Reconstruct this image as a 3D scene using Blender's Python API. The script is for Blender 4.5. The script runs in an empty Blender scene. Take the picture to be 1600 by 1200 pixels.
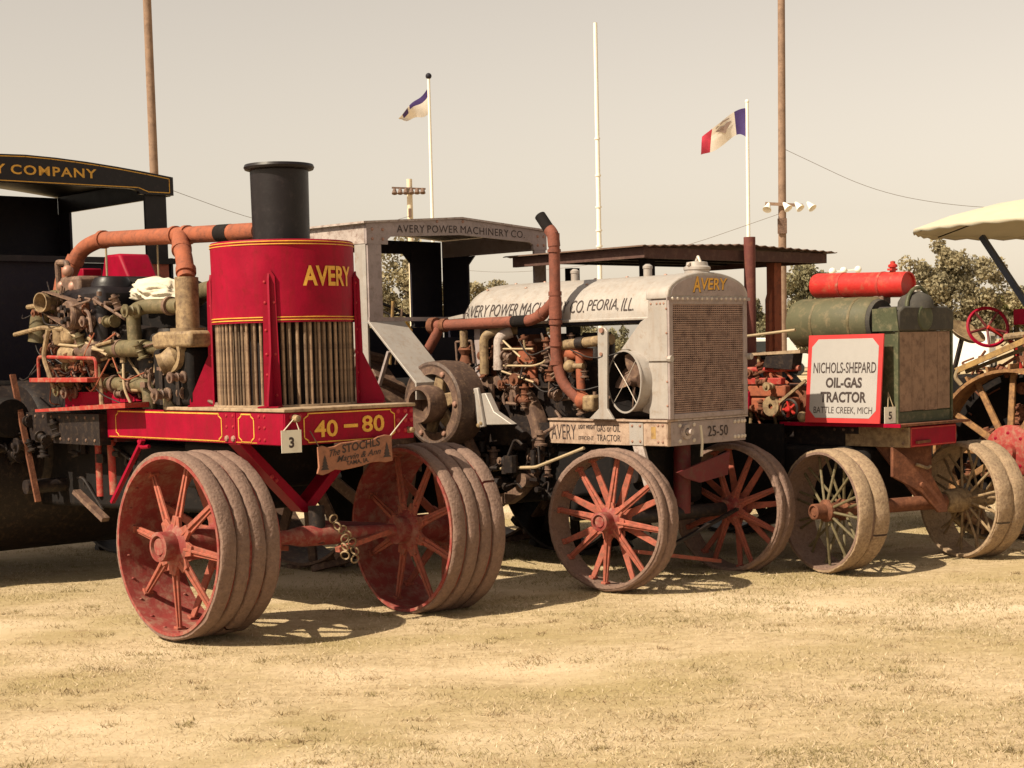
import bpy, bmesh, math, random
import numpy as np
from mathutils import Vector, Matrix
random.seed(7); RNG = np.random.default_rng(11)
R = math.radians; PI = math.pi
S = bpy.context.scene; COL = S.collection

# ------------------------------------------------------------------ camera
TILT, ROLL = R(5.0), 0.023
cam = bpy.data.cameras.new('camera'); cam.lens = 58.5; cam.sensor_width = 36; cam.sensor_fit = 'HORIZONTAL'
cam.shift_y = 0.1078; cam.clip_start = 0.1; cam.clip_end = 4000
co = bpy.data.objects.new('camera', cam); COL.objects.link(co); S.camera = co
fw = Vector((0, math.cos(TILT), -math.sin(TILT))); rt = Vector((1, 0, 0)); up = rt.cross(fw)
r2 = rt*math.cos(ROLL) - up*math.sin(ROLL); u2 = rt*math.sin(ROLL) + up*math.cos(ROLL)
m = Matrix((r2, u2, -fw)).transposed().to_4x4(); m.translation = Vector((0, 0, 1.6)); co.matrix_world = m
# ------------------------------------------------------------------ sky and sun
SUN_H = Vector((-0.81, -0.585)).normalized(); SUN_EL = R(45)
sd = Vector((SUN_H.x*math.cos(SUN_EL), SUN_H.y*math.cos(SUN_EL), math.sin(SUN_EL)))
W = bpy.data.worlds.new('World'); S.world = W; W.use_nodes = True
nt = W.node_tree; bg = nt.nodes['Background']
sk = nt.nodes.new('ShaderNodeTexSky'); sk.sky_type = 'NISHITA'; sk.sun_disc = False
sk.sun_elevation = SUN_EL; sk.sun_rotation = math.atan2(SUN_H.x, SUN_H.y); sk.dust_density = 1.0; sk.air_density = 1.0; sk.ozone_density = 1.0
hs = nt.nodes.new('ShaderNodeHueSaturation'); hs.inputs['Saturation'].default_value = 0.22
mx = nt.nodes.new('ShaderNodeMix'); mx.data_type = 'RGBA'; mx.blend_type = 'MULTIPLY'; mx.inputs[0].default_value = 1.0
mx.inputs[7].default_value = (1.0, 0.85, 0.685, 1)
nt.links.new(sk.outputs[0], hs.inputs['Color']); nt.links.new(hs.outputs[0], mx.inputs[6]); nt.links.new(mx.outputs[2], bg.inputs['Color'])
bg.inputs['Strength'].default_value = 0.093
sl = bpy.data.lights.new('sun', 'SUN'); sl.energy = 5.0; sl.angle = R(0.5); sl.color = (1.0, 0.87, 0.66)
so = bpy.data.objects.new('sun', sl); COL.objects.link(so); so.rotation_euler = sd.to_track_quat('Z', 'Y').to_euler(); so.location = (-6, -4, 9)
vs = S.view_settings; vs.view_transform = 'Standard'; vs.look = 'None'; vs.gamma = 1.0; vs.exposure = 0.72; vs.use_curve_mapping = False

# ------------------------------------------------------------------ materials
MATS = {}
def mat(name, col, rough=0.6, metal=0.0, var=0.18, dirt=None, amt=0.45, scale=7.0, bump=0.15, fine=60.0, spec=0.4, rand=0.0, streak=None):
    col = tuple(c*0.86 for c in col); dirt = tuple(c*0.86 for c in dirt) if dirt else None
    m = bpy.data.materials.new(name); m.use_nodes = True; t = m.node_tree; b = t.nodes['Principled BSDF']; L = t.links.new
    tc = t.nodes.new('ShaderNodeTexCoord'); n = t.nodes.new('ShaderNodeTexNoise'); n.inputs['Scale'].default_value = scale; n.inputs['Detail'].default_value = 7; n.inputs['Roughness'].default_value = 0.65
    L(tc.outputs['Object'], n.inputs['Vector'])
    cr = t.nodes.new('ShaderNodeValToRGB'); cr.color_ramp.elements[0].position = 0.3; cr.color_ramp.elements[1].position = 0.72
    cr.color_ramp.elements[0].color = tuple(c*(1-var) for c in col) + (1,); cr.color_ramp.elements[1].color = tuple(min(1, c*(1+var)) for c in col) + (1,)
    L(n.outputs[0], cr.inputs[0]); out = cr.outputs[0]
    n2 = t.nodes.new('ShaderNodeTexNoise'); n2.inputs['Scale'].default_value = fine; n2.inputs['Detail'].default_value = 4; L(tc.outputs['Object'], n2.inputs['Vector'])
    if dirt:
        n3 = t.nodes.new('ShaderNodeTexNoise'); n3.inputs['Scale'].default_value = scale*2.3; n3.inputs['Detail'].default_value = 9; n3.inputs['Roughness'].default_value = 0.72
        L(tc.outputs['Object'], n3.inputs['Vector'])
        r3 = t.nodes.new('ShaderNodeValToRGB'); r3.color_ramp.elements[0].position = 0.62-amt*0.3; r3.color_ramp.elements[1].position = 0.80-amt*0.2
        r3.color_ramp.elements[0].color = (0, 0, 0, 1); r3.color_ramp.elements[1].color = (1, 1, 1, 1)
        L(n3.outputs[0], r3.inputs[0]); q = t.nodes.new('ShaderNodeMix'); q.data_type = 'RGBA'; L(r3.outputs[0], q.inputs[0]); L(out, q.inputs[6]); q.inputs[7].default_value = tuple(dirt)+(1,); out = q.outputs[2]
    if streak:
        mp = t.nodes.new('ShaderNodeMapping'); mp.inputs['Scale'].default_value = (16, 16, 1.3); L(tc.outputs['Object'], mp.inputs['Vector']); n4 = t.nodes.new('ShaderNodeTexNoise'); n4.inputs['Scale'].default_value = 1.6; n4.inputs['Detail'].default_value = 6; L(mp.outputs[0], n4.inputs['Vector'])
        r4 = t.nodes.new('ShaderNodeValToRGB'); r4.color_ramp.elements[0].position = 0.50; r4.color_ramp.elements[1].position = 0.78; r4.color_ramp.elements[0].color = (0, 0, 0, 1); r4.color_ramp.elements[1].color = (.55, .55, .55, 1); L(n4.outputs[0], r4.inputs[0])
        q = t.nodes.new('ShaderNodeMix'); q.data_type = 'RGBA'; L(r4.outputs[0], q.inputs[0]); L(out, q.inputs[6]); q.inputs[7].default_value = tuple(streak)+(1,); out = q.outputs[2]
    if rand:
        oi = t.nodes.new('ShaderNodeObjectInfo'); mr = t.nodes.new('ShaderNodeMapRange'); mr.inputs[3].default_value = 1-rand; mr.inputs[4].default_value = 1+rand
        L(oi.outputs['Random'], mr.inputs[0]); q = t.nodes.new('ShaderNodeMix'); q.data_type = 'RGBA'; q.blend_type = 'MULTIPLY'; q.inputs[0].default_value = 1.0
        L(out, q.inputs[6]); L(mr.outputs[0], q.inputs[7]); out = q.outputs[2]
    L(out, b.inputs['Base Color'])
    rr = t.nodes.new('ShaderNodeMapRange'); rr.inputs[3].default_value = max(0.05, rough-0.12); rr.inputs[4].default_value = min(1, rough+0.15); L(n.outputs[0], rr.inputs[0]); L(rr.outputs[0], b.inputs['Roughness'])
    b.inputs['Metallic'].default_value = metal; b.inputs['Specular IOR Level'].default_value = spec
    if bump:
        bp = t.nodes.new('ShaderNodeBump'); bp.inputs['Strength'].default_value = bump; bp.inputs['Distance'].default_value = 0.01; L(n2.outputs[0], bp.inputs['Height']); L(bp.outputs[0], b.inputs['Normal'])
    MATS[name] = m; return m
DUST = (0.30, 0.22, 0.14); RUST = (0.13, 0.045, 0.022)
mat('red', (0.275, 0.002, 0.022), 0.5, dirt=(0.19, 0.005, 0.012), amt=0.25, var=0.18, bump=0.08, spec=0.12, streak=(0.17, 0.008, 0.014))
mat('red_dusty', (0.34, 0.03, 0.022), 0.65, dirt=(0.33, 0.19, 0.12), amt=0.45)
mat('dark_red', (0.12, 0.012, 0.014), 0.6, dirt=(0.10, 0.05, 0.03), amt=0.4)
mat('wheel_red', (0.36, 0.095, 0.06), 0.75, dirt=(0.17, 0.075, 0.05), amt=0.5, scale=15, var=0.35)
mat('wheel_ochre', (0.30, 0.155, 0.06), 0.75, dirt=(0.12, 0.055, 0.03), amt=0.6, scale=12, var=0.3)
mat('rim_red', (0.24, 0.035, 0.03), 0.75, dirt=(0.30, 0.17, 0.12), amt=0.55, scale=6)
mat('yellow', (0.70, 0.38, 0.05), 0.55, var=0.2, bump=0, dirt=(0.36, 0.10, 0.03), amt=0.25, scale=18)
mat('black', (0.010, 0.007, 0.009), 0.42, dirt=(0.030, 0.022, 0.024), amt=0.3, bump=0.06, spec=.3)
mat('soot_and_shade', (0.008, 0.006, 0.006), 0.85, dirt=(0.030, 0.02, 0.016), amt=0.3, spec=.2)  # near-black: real soot on exhausts, painted shade on the underbody masses
mat('grease_and_shade', (0.015, 0.010, 0.010), 0.55, dirt=(0.065, 0.042, 0.028), amt=0.4, scale=10, spec=.3)  # greasy iron; on the rear beams it stands in for shade
mat('rust_pipe', (0.30, 0.085, 0.040), 0.8, dirt=(0.15, 0.05, 0.03), amt=0.5, scale=9, bump=0.25)
mat('rust', RUST, 0.85, dirt=(0.26, 0.10, 0.05), amt=0.5, bump=0.3)
mat('maroon_pipe', (0.13, 0.035, 0.028), 0.75, dirt=(0.20, 0.07, 0.04), amt=0.4)
mat('buff', (0.30, 0.21, 0.115), 0.65, dirt=(0.11, 0.065, 0.04), amt=0.62, scale=12, var=0.3)
mat('khaki', (0.12, 0.098, 0.05), 0.55, dirt=(0.23, 0.165, 0.095), amt=0.42, scale=13, var=0.3)
mat('tread', (0.21, 0.135, 0.105), 0.9, dirt=(0.12, 0.065, 0.055), amt=0.42, scale=30, bump=0.7, fine=55, var=0.2)
mat('tread_pale', (0.33, 0.235, 0.15), 0.9, dirt=(0.16, 0.095, 0.065), amt=0.5, scale=24, bump=0.5, fine=45, var=0.22)
mat('steel_brown', (0.12, 0.070, 0.052), 0.65, dirt=(0.27, 0.17, 0.11), amt=0.45, scale=11, var=0.3)
mat('dusty_wood', (0.36, 0.26, 0.17), 0.85, dirt=(0.18, 0.11, 0.07), amt=0.5, scale=9)
mat('tube', (0.25, 0.165, 0.105), 0.55, metal=0.2, dirt=(0.10, 0.055, 0.04), amt=0.5, scale=14, rand=0.45)
mat('silver', (0.385, 0.35, 0.325), 0.45, metal=0.1, dirt=(0.30, 0.23, 0.18), amt=0.28, var=0.10, bump=0.08, streak=(0.27, 0.21, 0.17))
mat('silver_worn', (0.44, 0.37, 0.34), 0.6, dirt=(0.17, 0.10, 0.08), amt=0.5, scale=9)
mat('silver_shade', (0.33, 0.27, 0.265), 0.55, dirt=(0.20, 0.15, 0.13), amt=0.35)  # the silver again, with the shade of its front faces in the colour
mat('navy_and_shade', (0.014, 0.012, 0.022), 0.65, spec=.25, dirt=(0.025, 0.02, 0.02), amt=0.3)  # dark navy; on the silver cab walls it is interior shade as colour
mat('ink', (0.045, 0.03, 0.028), 0.7, var=0.3, bump=0)
mat('dusty_silver', (0.42, 0.30, 0.225), 0.65, dirt=(0.22, 0.13, 0.09), amt=0.5, scale=9)
mat('pulley_iron', (0.075, 0.045, 0.035), 0.6, dirt=(0.19, 0.12, 0.08), amt=0.42, scale=14, var=0.3)
mat('grille', (0.34, 0.23, 0.19), 0.6, metal=0.2, dirt=(0.12, 0.07, 0.06), amt=0.5)
mat('core', (0.018, 0.010, 0.010), 0.9, bump=0)
mat('green', (0.055, 0.062, 0.03), 0.6, dirt=(0.16, 0.14, 0.08), amt=0.4)
mat('green_tank', (0.085, 0.08, 0.042), 0.65, dirt=(0.19, 0.145, 0.08), amt=0.4, scale=6)
mat('red_bright', (0.46, 0.022, 0.018), 0.5, dirt=(0.34, 0.09, 0.05), amt=0.4)
mat('sign_white', (0.36, 0.34, 0.33), 0.6, var=0.05, bump=0)
mat('sign_red', (0.50, 0.035, 0.035), 0.5, var=0.1, bump=0)
mat('card', (0.66, 0.62, 0.53), 0.7, var=0.04, bump=0)
mat('plaque', (0.30, 0.125, 0.070), 0.6, dirt=(0.18, 0.07, 0.04), amt=0.4, scale=14)
mat('board', (0.26, 0.165, 0.115), 0.85, dirt=(0.12, 0.07, 0.05), amt=0.5, scale=8)
mat('roof_edge', (0.085, 0.04, 0.032), 0.8, dirt=(0.14, 0.08, 0.06), amt=0.4)
mat('pipe_brown', (0.21, 0.066, 0.042), 0.8, dirt=(0.11, 0.04, 0.028), amt=0.5, scale=9, bump=0.25)
mat('tin_roof', (0.17, 0.105, 0.075), 0.8, dirt=(0.10, 0.055, 0.04), amt=0.5, scale=5)
mat('canvas', (0.05, 0.045, 0.04), 0.85, dirt=(0.09, 0.08, 0.06), amt=0.4)
mat('cloth_white', (0.60, 0.54, 0.43), 0.8, var=0.08, bump=0.1)
mat('parasol', (0.52, 0.47, 0.36), 0.85, var=0.06, bump=0.05)
mat('yellow_paint', (0.36, 0.22, 0.075), 0.75, dirt=(0.15, 0.085, 0.045), amt=0.6)
mat('pole_wood', (0.26, 0.17, 0.12), 0.9, dirt=(0.16, 0.10, 0.07), amt=0.5, scale=3)
mat('pole_white', (0.82, 0.78, 0.70), 0.6, var=0.06, bump=0)
mat('pole_pale', (0.66, 0.56, 0.42), 0.7, var=0.1, bump=0)
mat('flag_blue', (0.06, 0.035, 0.16), 0.8, bump=0); mat('flag_white', (0.78, 0.72, 0.66), 0.8, var=0.05, bump=0); mat('flag_red', (0.45, 0.03, 0.06), 0.8, bump=0); mat('flag_brown', (0.36, 0.27, 0.25), 0.8, bump=0)
mat('hub_red', (0.30, 0.03, 0.025), 0.75, dirt=(0.30, 0.14, 0.09), amt=0.6, scale=12)
mat('chain', (0.42, 0.32, 0.20), 0.6, metal=0.3)
mat('bark', (0.10, 0.075, 0.055), 0.9)
mat('blue_steel', (0.035, 0.045, 0.075), 0.4, bump=0.02)
mat('van_white', (0.75, 0.74, 0.72), 0.4, bump=0, var=0.04); mat('glass', (0.03, 0.035, 0.04), 0.1, bump=0); mat('rubber', (0.02, 0.02, 0.02), 0.8)
mat('wire_dark', (0.16, 0.14, 0.13), 0.6, bump=0)
mat('bolt', (0.36, 0.20, 0.15), 0.5, metal=0.2, bump=0)
mat('bolt_pale', (0.60, 0.53, 0.46), 0.5, metal=0.2, bump=0)
mat('rivet_red', (0.36, 0.02, 0.03), 0.45, bump=0, spec=.3)
def attr_mat(name, rough=0.85, trans=0.0):
    m = bpy.data.materials.new(name); m.use_nodes = True; t = m.node_tree; b = t.nodes['Principled BSDF']
    a = t.nodes.new('ShaderNodeAttribute'); a.attribute_name = 'tint'; t.links.new(a.outputs['Color'], b.inputs['Base Color']); b.inputs['Roughness'].default_value = rough; b.inputs['Specular IOR Level'].default_value = 0.15
    if trans:
        tr = t.nodes.new('ShaderNodeBsdfTranslucent'); mxs = t.nodes.new('ShaderNodeMixShader'); mxs.inputs[0].default_value = trans
        t.links.new(a.outputs['Color'], tr.inputs['Color']); t.links.new(b.outputs[0], mxs.inputs[1]); t.links.new(tr.outputs[0], mxs.inputs[2]); t.links.new(mxs.outputs[0], t.nodes['Material Output'].inputs['Surface'])
    MATS[name] = m
attr_mat('grass', 0.9, 0.25); attr_mat('leaf', 0.75, 0.25)
# dry turf: straw with patches of olive green and bare earth
g = bpy.data.materials.new('turf'); g.use_nodes = True; t = g.node_tree; b = t.nodes['Principled BSDF']; L = t.links.new
tc = t.nodes.new('ShaderNodeTexCoord'); mpg = t.nodes.new('ShaderNodeMapping'); mpg.inputs['Scale'].default_value = (0.8, 1.25, 1); L(tc.outputs['Object'], mpg.inputs['Vector'])
def nz(sc, det=6, rg=0.6):
    n = t.nodes.new('ShaderNodeTexNoise'); n.inputs['Scale'].default_value = sc; n.inputs['Detail'].default_value = det; n.inputs['Roughness'].default_value = rg; L(mpg.outputs[0], n.inputs['Vector']); return n.outputs[0]
def ramp(src, p0, p1, c0=(0, 0, 0, 1), c1=(1, 1, 1, 1)):
    r = t.nodes.new('ShaderNodeValToRGB'); r.color_ramp.elements[0].position = p0; r.color_ramp.elements[1].position = p1; r.color_ramp.elements[0].color = c0; r.color_ramp.elements[1].color = c1; L(src, r.inputs[0]); return r.outputs[0]
def mixc(f, a, c):
    q = t.nodes.new('ShaderNodeMix'); q.data_type = 'RGBA'; L(f, q.inputs[0])
    for s, i in ((a, 6), (c, 7)):
        if isinstance(s, tuple): q.inputs[i].default_value = s
        else: L(s, q.inputs[i])
    return q.outputs[2]
base = ramp(nz(14, 9, 0.75), 0.3, 0.7, (0.32, 0.24, 0.14, 1), (0.55, 0.43, 0.28, 1))
base = mixc(ramp(nz(0.8, 6), 0.45, 0.66), base, (0.34, 0.265, 0.135, 1))
base = mixc(ramp(nz(5.5, 9, 0.78), 0.56, 0.70), base, (0.235, 0.16, 0.085, 1))
base = mixc(ramp(nz(0.45, 4), 0.50, 0.66), base, (0.60, 0.475, 0.33, 1))
L(base, b.inputs['Base Color']); b.inputs['Roughness'].default_value = 0.95; b.inputs['Specular IOR Level'].default_value = 0.1
bp = t.nodes.new('ShaderNodeBump'); bp.inputs['Strength'].default_value = 0.6; bp.inputs['Distance'].default_value = 0.02; L(nz(45, 8, 0.75), bp.inputs['Height']); L(bp.outputs[0], b.inputs['Normal'])
MATS['turf'] = g

# ------------------------------------------------------------------ mesh helpers
class B:
    def __init__(s): s.v = []; s.f = []
    def add(s, vs, fs):
        o = len(s.v); s.v += [tuple(p) for p in vs]; s.f += [tuple(i+o for i in f) for f in fs]; return s
    def box(s, x0, x1, y0, y1, z0, z1):
        return s.add([(x, y, z) for x in (x0, x1) for y in (y0, y1) for z in (z0, z1)], [(0, 1, 3, 2), (4, 6, 7, 5), (0, 4, 5, 1), (2, 3, 7, 6), (0, 2, 6, 4), (1, 5, 7, 3)])
    def bar(s, p, q, w, h, up=(0, 0, 1), w2=None, h2=None):      # box section between two points
        p = Vector(p); q = Vector(q); d = (q-p).normalized(); u = Vector(up)
        if abs(d.dot(u)) > 0.97: u = Vector((1, 0, 0))
        a = d.cross(u).normalized(); c = a.cross(d).normalized(); vs = []
        for P, ww, hh in ((p, w, h), (q, w2 or w, h2 or h)):
            for i, j in ((-1, -1), (1, -1), (1, 1), (-1, 1)): vs.append(P + a*(i*ww/2) + c*(j*hh/2))
        return s.add(vs, [(3, 2, 1, 0), (4, 5, 6, 7), (0, 1, 5, 4), (1, 2, 6, 5), (2, 3, 7, 6), (3, 0, 4, 7)])
    def prism(s, poly, ax, t0, t1):                               # polygon extruded along an axis
        n = len(poly); mk = {'x': lambda a, c, t: (t, a, c), 'y': lambda a, c, t: (a, t, c), 'z': lambda a, c, t: (a, c, t)}[ax]
        return s.add([mk(a, c, t0) for a, c in poly] + [mk(a, c, t1) for a, c in poly], [tuple(range(n))[::-1], tuple(range(n, 2*n))] + [(i, (i+1) % n, n+(i+1) % n, n+i) for i in range(n)])
    def lathe(s, prof, o=(0, 0, 0), ax=(0, 0, 1), n=32, closed=False, jit=None, a0=0, a1=2*PI):
        o = Vector(o); d = Vector(ax).normalized(); u = Vector((0, 0, 1)) if abs(d.z) < 0.9 else Vector((1, 0, 0)); a = d.cross(u).normalized(); c = d.cross(a).normalized()
        full = abs(a1-a0-2*PI) < 1e-6; N = n if full else n+1; k = len(prof); vs = []
        for i in range(N):
            an = a0+(a1-a0)*i/n
            for j, (r, h) in enumerate(prof):
                if jit: r, h = jit(an, j, r, h)
                vs.append(o + d*h + (a*math.cos(an)+c*math.sin(an))*r)
        fs = []
        for i in range(n):
            i2 = (i+1) % N
            for j in range(k if closed else k-1):
                j2 = (j+1) % k; fs.append((i*k+j, i2*k+j, i2*k+j2, i*k+j2))
        if not full and closed: fs += [tuple(range(k)), tuple((n*k+j) for j in range(k))[::-1]]
        return s.add(vs, fs)
    def cyl(s, p, q, r, r2=None, n=16):
        p = Vector(p); q = Vector(q); L_ = (q-p).length; r2 = r if r2 is None else r2
        return s.lathe([(0.0001, 0), (r, 0), (r2, L_), (0.0001, L_)], p, q-p, n)
    def tube(s, pts, r, n=12, fil=0.0, seg=5, cap=True):
        P = [Vector(p) for p in pts]
        if fil:
            Q = [P[0]]
            for i in range(1, len(P)-1):
                a = P[i-1]-P[i]; c = P[i+1]-P[i]; f = min(fil, a.length*0.48, c.length*0.48); A = P[i]+a.normalized()*f; D = P[i]+c.normalized()*f
                for k in range(seg+1):
                    tt = k/seg; Q.append(A*(1-tt)**2+P[i]*2*tt*(1-tt)+D*tt*tt)
            Q.append(P[-1]); P = Q
        vs = []; prev = None; m_ = len(P)
        for i in range(m_):
            d = (P[min(i+1, m_-1)]-P[max(i-1, 0)]).normalized()
            if prev is None:
                u = Vector((0, 0, 1)) if abs(d.z) < 0.9 else Vector((1, 0, 0)); a = d.cross(u).normalized()
            else: a = (prev-d*prev.dot(d)).normalized()
            prev = a; c = d.cross(a); rr = r[i] if isinstance(r, (list, tuple)) else r
            vs += [P[i]+(a*math.cos(2*PI*k/n)+c*math.sin(2*PI*k/n))*rr for k in range(n)]
        fs = [(i*n+k, i*n+(k+1) % n, (i+1)*n+(k+1) % n, (i+1)*n+k) for i in range(m_-1) for k in range(n)]
        if cap: fs += [tuple(range(n))[::-1], tuple(range((m_-1)*n, m_*n))]
        return s.add(vs, fs)
    def sphere(s, o, r, n=10, sq=(1, 1, 1)):
        o = Vector(o); vs = []; k = n//2
        for i in range(k+1):
            for j in range(n):
                a = PI*i/k; c = 2*PI*j/n; vs.append(o+Vector((math.sin(a)*math.cos(c)*r*sq[0], math.sin(a)*math.sin(c)*r*sq[1], math.cos(a)*r*sq[2])))
        return s.add(vs, [(i*n+j, (i+1)*n+j, (i+1)*n+(j+1) % n, i*n+(j+1) % n) for i in range(k) for j in range(n)])
def obj(name, bld, m, parent=None, bevel=0.0, smooth=35, loc=None, rot=None):
    me = bpy.data.meshes.new(name); me.from_pydata(bld.v, [], bld.f)
    bm = bmesh.new(); bm.from_mesh(me); bmesh.ops.remove_doubles(bm, verts=bm.verts, dist=0.0002); bmesh.ops.recalc_face_normals(bm, faces=bm.faces); bm.to_mesh(me); bm.free()
    me.materials.append(MATS[m])
    if smooth:
        for p in me.polygons: p.use_smooth = True
        me.set_sharp_from_angle(angle=R(smooth))
    o = bpy.data.objects.new(name, me); COL.objects.link(o); o.parent = parent
    if loc: o.location = loc
    if rot: o.rotation_euler = rot
    if bevel:
        md = o.modifiers.new('edge', 'BEVEL'); md.width = bevel; md.segments = 2; md.limit_method = 'ANGLE'; md.angle_limit = R(40)
    return o
def stuff(o): o['kind'] = 'stuff'; return o
def tag(o, label, cat, group=None):
    o['label'] = label; o['category'] = cat
    if group: o['group'] = group
    return o
def thing(name, label, cat, loc=(0, 0, 0), rz=0.0, group=None):
    o = bpy.data.objects.new(name, None); o.empty_display_size = 0.2; COL.objects.link(o); o.location = loc; o.rotation_euler = (0, 0, rz); return tag(o, label, cat, group)
def dup(o, parent, loc=None, rot=None):
    c = o.copy(); COL.objects.link(c); c.parent = parent
    if loc: c.location = loc
    if rot: c.rotation_euler = rot
    for ch in [k for k in bpy.data.objects if k.parent == o]: dup(ch, c)
    return c
GL = {}
def glyphs(s, bold=0.0, shear=0.0, spacing=1.0):
    key = (s, bold, shear, spacing)
    if key not in GL:
        cu = bpy.data.curves.new('lettering', 'FONT'); cu.body = s; cu.size = 1; cu.offset = bold; cu.shear = shear; cu.space_character = spacing; cu.resolution_u = 3; cu.fill_mode = 'FRONT'
        o = bpy.data.objects.new('lettering', cu); COL.objects.link(o); dg = bpy.context.evaluated_depsgraph_get(); me = bpy.data.meshes.new_from_object(o.evaluated_get(dg))
        v = [(p.co.x, p.co.y) for p in me.vertices]; f = [tuple(p.vertices) for p in me.polygons]
        bpy.data.objects.remove(o); bpy.data.meshes.remove(me); bpy.data.curves.remove(cu); GL[key] = (v, f)
    return GL[key]
def lettering(s, w, h, fn, m, parent, name='lettering', bold=0.0, shear=0.0, spacing=1.0, slices=0, warp=None):
    v, f = glyphs(s, bold, shear, spacing); xs = [p[0] for p in v]; ys = [p[1] for p in v]; x0, x1, y0, y1 = min(xs), max(xs), min(ys), max(ys)
    bm = bmesh.new(); vv = [bm.verts.new(((x-x0)/(x1-x0)*w, (y-y0)/(y1-y0)*h, 0)) for x, y in v]
    for q in f:
        try: bm.faces.new([vv[i] for i in q])
        except ValueError: pass
    for k in range(1, slices):
        bmesh.ops.bisect_plane(bm, geom=bm.verts[:]+bm.edges[:]+bm.faces[:], plane_co=(0, h*k/slices, 0), plane_no=(0, 1, 0))
    if slices:
        for k in range(1, slices*6):
            bmesh.ops.bisect_plane(bm, geom=bm.verts[:]+bm.edges[:]+bm.faces[:], plane_co=(w*k/(slices*6), 0, 0), plane_no=(1, 0, 0))
    for q in bm.verts:
        x, y = q.co.x, q.co.y
        if warp: x, y = warp(x, y)
        q.co = Vector(fn(x, y))
    me = bpy.data.meshes.new(name); bm.to_mesh(me); bm.free(); me.materials.append(MATS[m]); o = bpy.data.objects.new(name, me); COL.objects.link(o); o.parent = parent; return o
def words(s, w, h, fn, m, parent, bold=0.0, spacing=1.0, gap=.32, **kw):     # a line of lettering, one part per word
    ws = s.split(' '); ext = []
    for q in ws: xs = [p[0] for p in glyphs(q, bold, 0.0, spacing)[0]]; ext.append(max(xs)-min(xs))
    k = w/(sum(ext)+gap*(len(ws)-1)); x = 0.0
    for q, e in zip(ws, ext): lettering(q, e*k, h, (lambda a, c, x=x: fn(a+x, c)), m, parent, bold=bold, spacing=spacing, **kw); x += (e+gap)*k
def front(x0, y, z0): return lambda a, c: (x0+a, y, z0+c)          # lettering on a face that looks forward
def side(x, y0, z0): return lambda a, c: (x, y0-a, z0+c)           # lettering on a face that looks to the near side
def notch(a0, a1, c0, c1, n):                                       # outline of a panel with cut-in corners
    return [(a0+n, c0), (a1-n, c0), (a1-n, c0+n*.4), (a1, c0+n), (a1, c1-n), (a1-n, c1-n*.4), (a1-n, c1), (a0+n, c1), (a0+n, c1-n*.4), (a0, c1-n), (a0, c0+n), (a0+n, c0+n*.4)]
def outline(poly, fn, wd):                                          # thin painted line round a panel
    b = B(); n = len(poly)
    for i in range(n):
        (a0, c0), (a1, c1) = poly[i], poly[(i+1) % n]; l = math.hypot(a1-a0, c1-c0); nx, ny = -(c1-c0)/l*wd/2, (a1-a0)/l*wd/2; ex, ey = (a1-a0)/l*wd/2, (c1-c0)/l*wd/2
        b.add([fn(a0-ex+nx, c0-ey+ny), fn(a1+ex+nx, c1+ey+ny), fn(a1+ex-nx, c1+ey-ny), fn(a0-ex-nx, c0-ey-ny)], [(0, 1, 2, 3)])
    return b
def rivets(pts, d, r, name, m, parent):
    b = B()
    for p in pts: b.lathe([(r, 0), (r*0.8, r*0.45), (0.0002, r*0.7)], p, d, 8)
    return stuff(obj(name, b, m, parent))
def fittings(parent, box, n, m, seed, name='valve_fitting', smin=.018, smax=.04):      # flanged bodies with nuts, each a small casting
    rr = random.Random(seed)
    for i in range(n):
        b = B(); p = Vector((rr.uniform(*box[0]), rr.uniform(*box[1]), rr.uniform(*box[2]))); s = rr.uniform(smin, smax); d = Vector(rr.choice([(0, 1, 0), (0, 0, 1), (-1, 0, 0), (0, 1, .3), (-.3, .2, 1)])).normalized(); L_ = s*rr.uniform(1.6, 3.4)
        b.lathe([(.0002, 0), (s*1.25, 0), (s*1.25, s*.3), (s*.75, s*.45), (s*.75, L_*.45), (s*.95, L_*.5), (s*.75, L_*.56), (s*.75, L_-s*.4), (s*1.15, L_-s*.3), (s*1.15, L_), (s*.5, L_), (s*.45, L_+s*.5), (.0002, L_+s*.55)], p, d, 14)
        a = d.cross(Vector((.3, .5, .8))).normalized(); c = d.cross(a)
        for k in range(5): q = p+(a*math.cos(k*1.2566)+c*math.sin(k*1.2566))*s*.98; b.lathe([(s*.2, 0), (s*.2, -s*.18), (.0002, -s*.2)], q, d, 6)
        obj(name, b, m, parent, smooth=30)
def wires(parent, box, n, seed, m='grease_and_shade', name='lead_wire'):
    rr = random.Random(seed)
    for i in range(n):
        p = Vector((rr.uniform(*box[0]), rr.uniform(*box[1]), rr.uniform(*box[2]))); q = p+Vector((rr.uniform(-.04, .04), rr.uniform(-.55, .55), rr.uniform(-.25, .25))); mid = (p+q)/2+Vector((-.05, 0, -rr.uniform(.02, .14)))
        obj(name, B().tube([p, mid, q], rr.uniform(.004, .007), 6, .2, 8), m, parent)
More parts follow.
